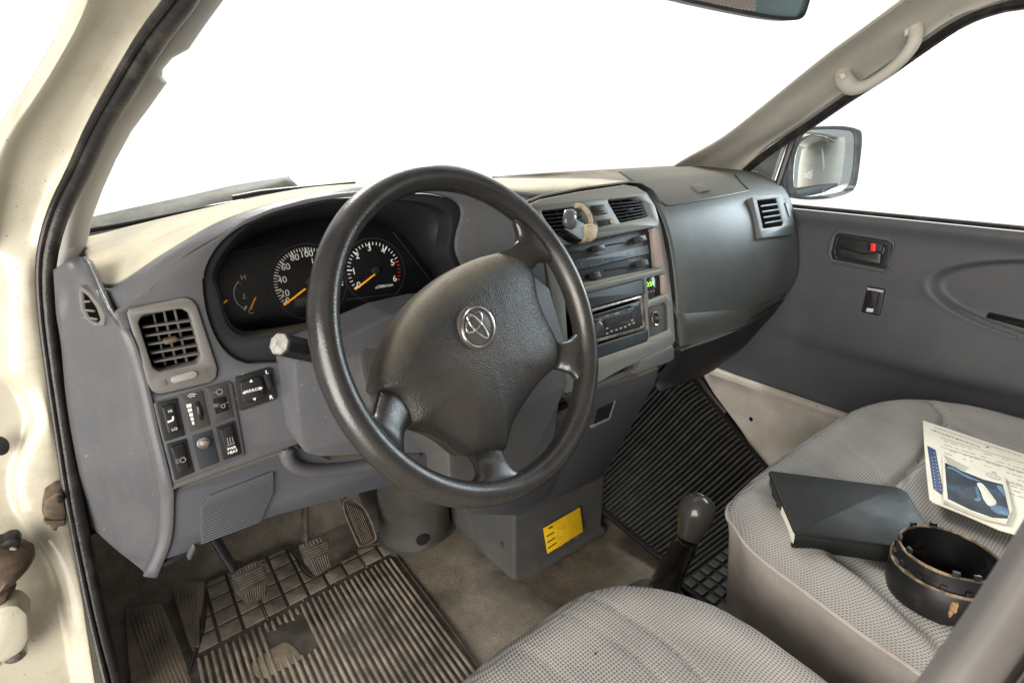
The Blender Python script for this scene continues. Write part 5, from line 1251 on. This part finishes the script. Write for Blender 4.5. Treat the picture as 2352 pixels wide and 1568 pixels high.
# documents
dcm = thing('document', 'large white printed form lying flat on the right of the passenger seat', 'paper', PZ(cO((700, 700))[0], .47))
zd = .474
DT = Plane((1.1, -.4, zd), (.0, 0, 1), up=(0, 1, 0))
plate('sheet', M['paper'], dcm, DT, cO((240, 115), (500, 200), (1000, 370), (1400, 500), (1900, 680), (1750, 1500), (1080, 1312), (700, 1150), (460, 1055), (350, 1012), (310, 975), (280, 700), (255, 400)), r=.001, t=.0012, off=0, bev=.0002)
m = MB(); m.plate(DT, DT.ls(cO((285, 393), (375, 440), (458, 890), (440, 930), (352, 862))), t=.0004, off=.0006, bev=.0001)
m.build('blue_strip', M['navy'], dcm)
m = MB()
def dO(x, y, z=0): return Vector(DT.l(cO((x, y))[0], z))
def obar(x0, y0, x1, y1, h_, off=.0006, mi=0, PLN=DT):
    A_, B_ = Vector(PLN.l(cO((x0, y0))[0], off)), Vector(PLN.l(cO((x1, y1))[0], off)); mid = (A_+B_)/2; dv = B_-A_; m.rect(PLN, mid.x, mid.y, dv.length, h_, rot=math.atan2(dv.y, dv.x), off=off, t=.0003, mi=mi)
for k in range(11):
    f = k/10; obar(335+f*40, 520+f*340, 342+f*40, 523+f*340, .0018, off=.0009, mi=1); obar(360+f*75, 470+f*400, 367+f*75, 474+f*400, .0018, off=.0009, mi=1)
x = 330
while x < 860: w_ = random.uniform(8, 40); obar(x, 215+(x-330)*.36, x+w_, 215+(x+w_-330)*.36, .0042 if random.random() < .7 else .0025); x += w_+random.uniform(6, 14)
x = 360
while x < 1300: w_ = random.uniform(10, 40); obar(x, 190+(x-360)*.33, x+w_, 190+(x+w_-360)*.33, .0014); x += w_+random.uniform(6, 14)
obar(930, 400, 960, 412, .006)
for r_ in range(9):
    x = 450+random.uniform(0, 20)+r_*2; y0 = 330+r_*44
    while x < 1340:
        w_ = random.uniform(15, 90)
        if random.random() < .6: obar(x, y0+(x-450)*.31, x+w_, y0+(x+w_-450)*.31, .0010)
        x += w_+random.uniform(8, 30)
for y0 in (300, 400, 560): obar(430, y0, 1340, y0+282, .0007)
m.build('print', [M['paperink'], M['white']], dcm)
br = thing('brochure', 'small glossy leaflet with a dark blue photograph, on top of the white form', 'leaflet', PZ(cO((800, 850))[0], .478))
BT = Plane((1.1, -.4, zd+.006), (0, 0, 1), up=(0, 1, 0))
brp = cO((455, 478), (700, 590), (930, 690), (1128, 702), (1180, 900), (1222, 1085), (1160, 1220), (900, 1160), (640, 1060), (490, 990), (468, 990))
plate('pages', M['paper'], br, BT, brp, r=.001, t=.005, off=0, bev=.0006)
bp_ = plate('cover_picture', M['photo'], br, BT, cO((478, 575), (700, 680), (900, 760), (1112, 815), (1145, 950), (1178, 1100), (1165, 1185), (1000, 1175), (760, 1090), (512, 968), (490, 750)), r=.001, t=.0004, off=.0005, bev=.0001)
plate('picture_shape', M['paper'], bp_, BT, cO((830, 805), (880, 800), (930, 850), (975, 910), (1010, 955), (1040, 1005), (1030, 1035), (960, 1045), (900, 970), (870, 890)), t=.0003, off=.0009, bev=.0001, smooth=True)
plate('picture_shape', M['photoblue'], bp_, BT, cO((818, 830), (845, 880), (875, 970), (870, 990), (830, 1000), (800, 970), (835, 960), (815, 880)), t=.0003, off=.0008, bev=.0001, smooth=True)
plate('picture_shape', M['photoblue'], bp_, BT, cO((510, 620), (560, 625), (700, 700), (850, 770), (850, 782), (700, 730), (560, 650), (515, 640)), t=.0003, off=.0008, bev=.0001, smooth=True)
plate('picture_shape', M['photoblue'], bp_, BT, cO((970, 1050), (1060, 1040), (1170, 1080), (1172, 1150), (1080, 1140), (1010, 1110)), t=.0003, off=.0008, bev=.0001, smooth=True)
plate('picture_shape', M['photoblue'], bp_, BT, cO((1050, 825), (1112, 840), (1140, 940), (1100, 910), (1060, 860)), t=.0003, off=.0008, bev=.0001, smooth=True)
m = MB(); e0 = Vector(BT.l(cO((1005, 730))[0]))
for k in range(28):
    a = 2*math.pi*k/28; b = 2*math.pi*(k+1)/28; pass
ringmesh(m, BT, e0, .0075, .0008, off=.0009, n=24); ringmesh(m, BT, e0, .0035, .0007, off=.0009, n=16); m.build('crest', M['paperink'], br)
m = MB()
for r_ in range(4): obar(470+r_*10, 498+r_*22, 740-r_*20, 640+r_*12, .0010, off=.0007, PLN=BT)
m.build('print', M['paperink'], br)
# black plastic ring
cp = thing('plastic_housing', 'dirty black open cylindrical plastic housing with a rusty brown rim on the passenger seat', 'housing', PZ((2172, 1330), .46))
cc = PZ((2186, 1279), .515); CP = Plane((cc.x, cc.y, .46), (.03, .06, 1), up=(0, 1, 0))
Rc = .0475
def lathe(m, pl, pr, n=56, mi=0, wob=0):
    rws = [[pl.w((r+wob*math.sin(a*2*math.pi/n*3))*math.cos(2*math.pi*a/n), (r+wob*math.sin(a*2*math.pi/n*3))*math.sin(2*math.pi*a/n), z) for a in range(n)] for r, z in pr]; m.grid(rws, closed=True, mi=mi)
m = MB(); lathe(m, CP, [(Rc*.1, -.004), (Rc*.94, -.004), (Rc*1.05, .0), (Rc*1.09, .010), (Rc*1.09, .036), (Rc*1.05, .040), (Rc*1.0, .041), (Rc*.985, .046), (Rc*.985, .0585), (Rc*.945, .0585), (Rc*.94, .03), (Rc*.90, .026), (Rc*.88, .006), (Rc*.2, .004), (Rc*.02, .004)])
hs = m.build('housing_body', M['capblack'], cp, angle=30)
m = MB(); lathe(m, CP, [(Rc*.985, .0572), (Rc*.996, .0580), (Rc*.99, .0600), (Rc*.970, .0606), (Rc*.948, .0598), (Rc*.944, .0575)], wob=.0006); m.build('rim', M['caprim'], cp)
m = MB(); lathe(m, CP, [(Rc*1.07, .0392), (Rc*1.095, .0385), (Rc*1.098, .0400), (Rc*1.078, .0415), (Rc*1.05, .0412)], wob=.0005); m.build('collar', M['caprim'], cp)
m = MB()
for a in [2*math.pi*k/14+.2 for k in range(14)]:
    T_ = Plane(CP.w(Rc*1.03*math.cos(a), Rc*1.03*math.sin(a), .043), CP.u*math.cos(a)+CP.v*math.sin(a)); m.rect(T_, 0, 0, .006, .007, t=.004, off=.001, r=.001, bev=.0008)
for a in (3.5, 3.9, 2.0, 1.1, .6, 2.5): 
    T_ = Plane(CP.w(Rc*.965*math.cos(a), Rc*.965*math.sin(a), .0625), CP.u*math.cos(a)+CP.v*math.sin(a)); m.rect(T_, 0, 0, .007, .006, t=.003, off=.0015, r=.001, bev=.0006)
m.build('lug', M['capblack'], cp)
m = MB(); 
for a, l_ in ((3.55, .02), (3.6, .014)):
    m.tube([CP.w(Rc*1.093*math.cos(a), Rc*1.093*math.sin(a), .034-t) for t in np.linspace(0, l_, 5)], [.001, .0024, .0018, .0022, .0008], 6)
m.build('mud_streak', mat('dry_mud', (.33, .20, .11), .8, col2=(.18, .1, .05), cs=200), hs)

# ================================================================= PHONE HOLDER on the left centre vent
ph = thing('phone_holder', 'grey clip-on phone holder with a yellowed clamp, hooked on the left centre vent', 'phone holder', CS.hit(cC((430, 250))[0], .02))
m = MB(); a_ = CS.hit(cC((340, 130))[0], .03); b_ = CS.hit(cC((322, 290))[0], .03); c_ = CS.hit(cC((335, 210))[0], .03)
m.tube([CS.hit(p, .03) for p in cC((345, 118), (348, 140), (342, 200), (332, 260), (325, 292))], [.006, .0125, .0135, .0125, .006], 16, sx=.55); m.build('clamp_pad', M['holder'], ph, angle=60)
plate('clamp_body', mat('pale_blue_plastic', (.30, .36, .40), .25), ph, CS, cC((385, 190), (480, 245), (495, 300), (480, 395), (440, 385), (320, 300), (370, 260)), r=.003, t=.012, off=.03, bev=.003)
plate('clamp_back', M['gloss'], ph, CS, cC((300, 290), (470, 380), (470, 410), (400, 400), (310, 330)), r=.003, t=.02, off=.028, bev=.003)
m = MB(); m.tube(cat([CS.hit(p, .012) for p in cC((392, 82), (450, 92), (500, 140), (525, 200), (530, 245))], 5), .0042, 10); m.build('hook', M['tan'], ph)
plate('clamp_jaw', M['tan'], ph, CS, cC((485, 250), (560, 235), (600, 250), (608, 310), (590, 385), (540, 412), (475, 405), (500, 330)), r=.005, t=.018, off=.036, bev=.005)

# ================================================================= PASSENGER DOOR
pdr = thing('passenger_door', 'dark grey moulded passenger door panel with inner handle and oval armrest recess', 'door', (1.5, -.1, .25))
def dx(y, z):
    x = 1.497
    if z > .72: x += -.010*math.exp(-((z-.765)/.02)**2)
    e = math.hypot((y+.42)/.265, (z-.652)/.082); 
    t = max(0, min(1, (1.0-e)/.10)); x += .016*t*t*(3-2*t)
    x -= .0015*math.exp(-((e-1.02)/.025)**2)
    # lower pocket bulge, darker shelf line below
    ln = .475-.03*math.cos((y+.05)*3); f = max(0, min(1, (.20-y)/.4)); d = z-ln
    x += f*(-.020*(1/(1+math.exp(-d/.008)))*max(0, 1-max(0, d)/.16)) 
    if y > .05: x += 0
    return x
m = MB(); m.grid([[Vector((dx(y, z), y, z)) for y in np.linspace(-1.0, .62, 240)] for z in np.linspace(.262, .772, 130)], flip=True); 
pn = m.build('door_panel', M['door'], pdr, thick=.012, angle=60)
m = MB(); m.tube([Vector((1.494, y, .772)) for y in np.linspace(-1, .3, 12)], .005, 10); m.build('window_seal', M['door'], pdr)
m = MB(); m.tube([Vector((1.505, y, .782)) for y in np.linspace(-1, .3, 12)], .005, 8); m.build('glass_seal', M['rubber'], pdr)
# window pane
m = MB(); w4 = [PX(p, x) for p, x in (((1815, 476), 1.515), ((2420, 540), 1.515), ((2420, -10), 1.36), ((2210, 60), 1.37), ((1940, 240), 1.44), ((1780, 355), 1.49))]
w4[1] = Vector((1.515, -.42, .775)); m.add(w4, [tuple(range(6))]); m.build('window_glass', M['glass'], pdr, thick=.003)
DRP = Plane((1.497, 0, .6), (-1, 0, 0))
hdl = plate('handle_bezel', M['door'], pdr, DRP, cF((895, 270), (930, 190), (960, 172), (1310, 225), (1358, 260), (1310, 440), (1270, 466), (920, 400), (890, 340)), [cF((950, 210), (980, 195), (1300, 248), (1338, 275), (1315, 415), (1285, 440), (930, 375), (920, 330))], r=.008, hr=.008, t=.012, off=.006, bev=.0025)
plate('handle_cup', M['black'], hdl, DRP, cF((930, 190), (1340, 250), (1320, 445), (910, 385)), r=.006, t=.002, off=.0006, bev=.0004)
hin = plate('inner_ring', M['blackm'], hdl, DRP, cF((952, 212), (980, 198), (1298, 250), (1336, 278), (1312, 412), (1282, 436), (935, 372), (925, 330)), [cF((975, 222), (1265, 270), (1290, 300), (1245, 415), (965, 365), (950, 300))], r=.006, hr=.005, t=.006, off=.0055, bev=.002)
plate('lever', M['black'], hdl, DRP, cF((960, 290), (1020, 305), (1130, 335), (1200, 330), (1240, 322), (1262, 335), (1255, 400), (1240, 412), (965, 368), (945, 340)), r=.004, t=.010, off=.010, bev=.003)
plate('lock_slide', M['blackm'], hdl, DRP, cF((1165, 255), (1275, 268), (1265, 325), (1165, 312)), r=.002, t=.005, off=.007, bev=.001)
plate('lock_flag', M['redbright'], hdl, DRP, cF((1195, 262), (1225, 266), (1222, 318), (1188, 314)), r=.001, t=.003, off=.0085, bev=.0006)
wsw = plate('window_switch', M['black'], pdr, DRP, cF((1165, 562), (1172, 558), (1285, 578), (1287, 590), (1255, 750), (1245, 758), (1132, 735), (1128, 725)), r=.002, t=.006, off=.007, bev=.0018)
plate('switch_rocker', M['blackm'], wsw, DRP, cF((1190, 590), (1248, 598), (1225, 700), (1170, 690)), r=.002, t=.006, off=.012, bev=.002)
plate('switch_plate', mat('chrome_lavender', (.38, .37, .4), .3), wsw, DRP, cF((1165, 565), (1280, 585), (1270, 602), (1250, 595), (1190, 583), (1172, 585)), r=.001, t=.001, off=.0078, bev=.0003)
plate('switch_light', mat('pale_grey', (.5, .5, .52), .4), wsw, DRP, cF((1165, 705), (1212, 710), (1205, 735), (1158, 728)), r=.001, t=.001, off=.0085, bev=.0003)
plate('pull_cup', M['gloss'], pdr, Plane((1.512, 0, .6), (-1, 0, 0)), cF((1975, 770), (2000, 735), (2030, 740), (2500, 850), (2500, 905), (2260, 850)), r=.003, t=.003, off=.003, bev=.0008)
# quarter triangle trim at the mirror
QT = Plane((1.475, .2, .85), (-1, -.0, .12))
plate('quarter_trim', M['pass'], pdr, QT, cE((750, 972), (820, 900), (985, 792), (992, 800), (900, 1032), (820, 985)), r=.003, t=.008, off=0, bev=.002)
m = MB(); m.tube([QT.hit(p, .002) for p in cE((905, 1040), (990, 800), (1020, 770))], .0045, 8); m.build('quarter_bead', M['stack'], pdr)
m = MB(); m.tube([QT.hit(p, -.006) for p in cE((940, 1060), (1000, 880), (1035, 775))], .009, 8); m.build('quarter_post', M['rubber'], pdr)

# ================================================================= OUTSIDE MIRROR
om = thing('door_mirror', 'rounded rectangular outside mirror with dark frame beyond the passenger window', 'mirror', PX((1890, 460), 1.72))
oc = PX((1895, 375), 1.72); OM = Plane(oc, (CAM-oc).normalized()+Vector((-.1, -.55, .05)))
oq = cE((1060, 745), (1130, 728), (1300, 722), (1400, 740), (1428, 775), (1420, 900), (1395, 1060), (1350, 1110), (1240, 1140), (1100, 1148), (1010, 1120), (1000, 1000), (1020, 860))
iq = cE((1115, 752), (1200, 742), (1330, 748), (1372, 770), (1378, 850), (1365, 1000), (1330, 1085), (1230, 1115), (1100, 1130), (1050, 1110), (1030, 1030), (1040, 900), (1075, 800))
pof = OM
m = MB(); m.plate(OM, cat(OM.ls(oq), 4, True), [cat(OM.ls(iq), 4, True)], t=.06, off=0, bev=.006); m.build('housing', mat('grey_mirror_shell', (.07, .085, .09), .5, col2=(.12, .135, .14), cs=40), om)
m = MB(); m.plate(OM, cat(OM.ls(iq), 4, True), t=.003, off=-.003, bev=.0004); m.build('mirror_glass', M['mirror'], om)
plate('mirror_foot', mat('dark_grey_foot', (.05, .055, .06), .5), om, OM, cE((960, 1060), (1000, 930), (1040, 900), (1040, 1100), (1010, 1140), (980, 1120)), r=.005, t=.05, off=-.004, bev=.004)
# white van flank, seen only in the mirror and from the side
vf = MB(); 
rwz = [[Vector((1.60+.03*math.sin((z-.2)*3), y, z)) for y in np.linspace(.9, -3.2, 14)] for z in np.linspace(.1, .74, 6)]
vf.grid(rwz); vf.build('outer_door_skin', mat('white_paint', (.62, .66, .64), .3, coat=.4), body, thick=.02)
gw = thing('garage_wall', 'pale wall behind the van, seen only as a reflection in the outside mirror', 'wall', (3.2, -5, 0))
m = MB(); m.grid([[Vector((x, -5.0, z)) for x in (1.75, 4, 8)] for z in (-.5, 1.2, 3.5)]); m.build('wall_face', mat('pale_wall', (.80, .82, .80), .8), gw, thick=.1)
m = MB(); m.grid([[Vector((x, -4.95, z)) for x in (2.15, 2.45)] for z in (-.5, 3.5)]); m.build('wall_pipe', mat('grey_pipe', (.25, .27, .28), .7), gw, thick=.05)
m = MB(); m.grid([[Vector((x, y, -.4)) for x in (1.7, 8)] for y in (-5, 1)]); yd = m.build('ground', mat('yard_concrete', (.45, .46, .44), .9), None, thick=.05); tagit(yd, 'pale concrete ground outside the van', 'ground', kind='structure')
# ================================================================= REAR VIEW MIRROR
rv = thing('rear_view_mirror', 'interior rear-view mirror with dark frame at the top edge of the windscreen', 'mirror', PX((1720, -20), .80))
RV = Plane(PX((1720, -10), .80), (-.55, -1, -.15))
ro = cE((330, -200), (700, -225), (1140, -215), (1165, -120), (1128, 10), (1105, 80), (1080, 108), (1030, 117), (900, 105), (700, 68), (520, 30), (400, 2), (340, -30))
ri = cE((350, -185), (700, -210), (1120, -200), (1140, -110), (1105, 10), (1085, 70), (1060, 95), (1020, 103), (900, 92), (700, 56), (530, 20), (420, -5), (360, -40))
m = MB(); m.plate(RV, cat(RV.ls(ro), 3, True), [cat(RV.ls(ri), 3, True)], t=.03, off=0, bev=.003); m.build('frame', M['black'], rv)
m = MB(); m.plate(RV, cat(RV.ls(ri), 3, True), t=.003, off=-.004, bev=.0003); rg = m.build('mirror_glass', M['mirrordim'], rv)
m = MB(); a_ = RV.hit(cE((760, -160))[0], -.03); b_ = Vector((.76, -.03, 1.295)); m.tube([a_, a_.lerp(b_, .35)+Vector((0, .02, 0)), b_], [.014, .009, .012], 12); m.build('mirror_stem', M['black'], rv)
m = MB(); q0 = RV.l(cE((800, 0))[0]); 
for k in range(16):
    for j in range(10):
        x = 470+k*22+(11 if j % 2 else 0); y = -30+j*10+(x-470)*.10
        if y > (x-420)*.16+0: continue
        a = RV.l(cE((x, y))[0]); m.rect(RV, a[0], a[1], .0055, .0030, off=-.0034, t=.0004, rot=.2)
m.build('mesh_pattern', mat('mesh_brown', (.16, .145, .13), .7), rg)

# ================================================================= GRAB HANDLE
gh = thing('grab_handle', 'beige plastic grab handle screwed to the passenger windscreen pillar', 'grab handle', PX((2000, 140), 1.33))
hp = [((1940, 163), 1.335, .017), ((1936, 176), 1.325, .020), ((1945, 192), 1.315, .021), ((1962, 202), 1.31, .018), ((1990, 196), 1.305, .0135), ((2030, 172), 1.30, .013), ((2070, 138), 1.295, .013), ((2096, 104), 1.295, .014), ((2104, 78), 1.30, .015), ((2098, 55), 1.31, .016), ((2088, 44), 1.32, .012)]
pts = cat([PX(p, x) for p, x, r in hp], 5); rr = [q[0] for q in cat([(r*.78, 0) for p, x, r in hp], 5)]
m = MB(); m.tube(pts, rr, 16); hh = m.build('grip', M['trimwarm'], gh, angle=60)
m = MB()
for q in (cE((1285, 425), (1320, 418), (1335, 440), (1305, 462)), cE((1665, 150), (1705, 118), (1710, 180), (1665, 215))):
    p0 = PX(q[0], 1.30); T_ = Plane(PX((sum(a[0] for a in q)/4, sum(a[1] for a in q)/4), 1.30), (CAM-p0)); m.plate(T_, rnd(T_.ls(q), .002), t=.003, off=.006, bev=.0008)
m.build('screw_cover', M['trimwarm'], gh)

bpy.context.view_layer.update()
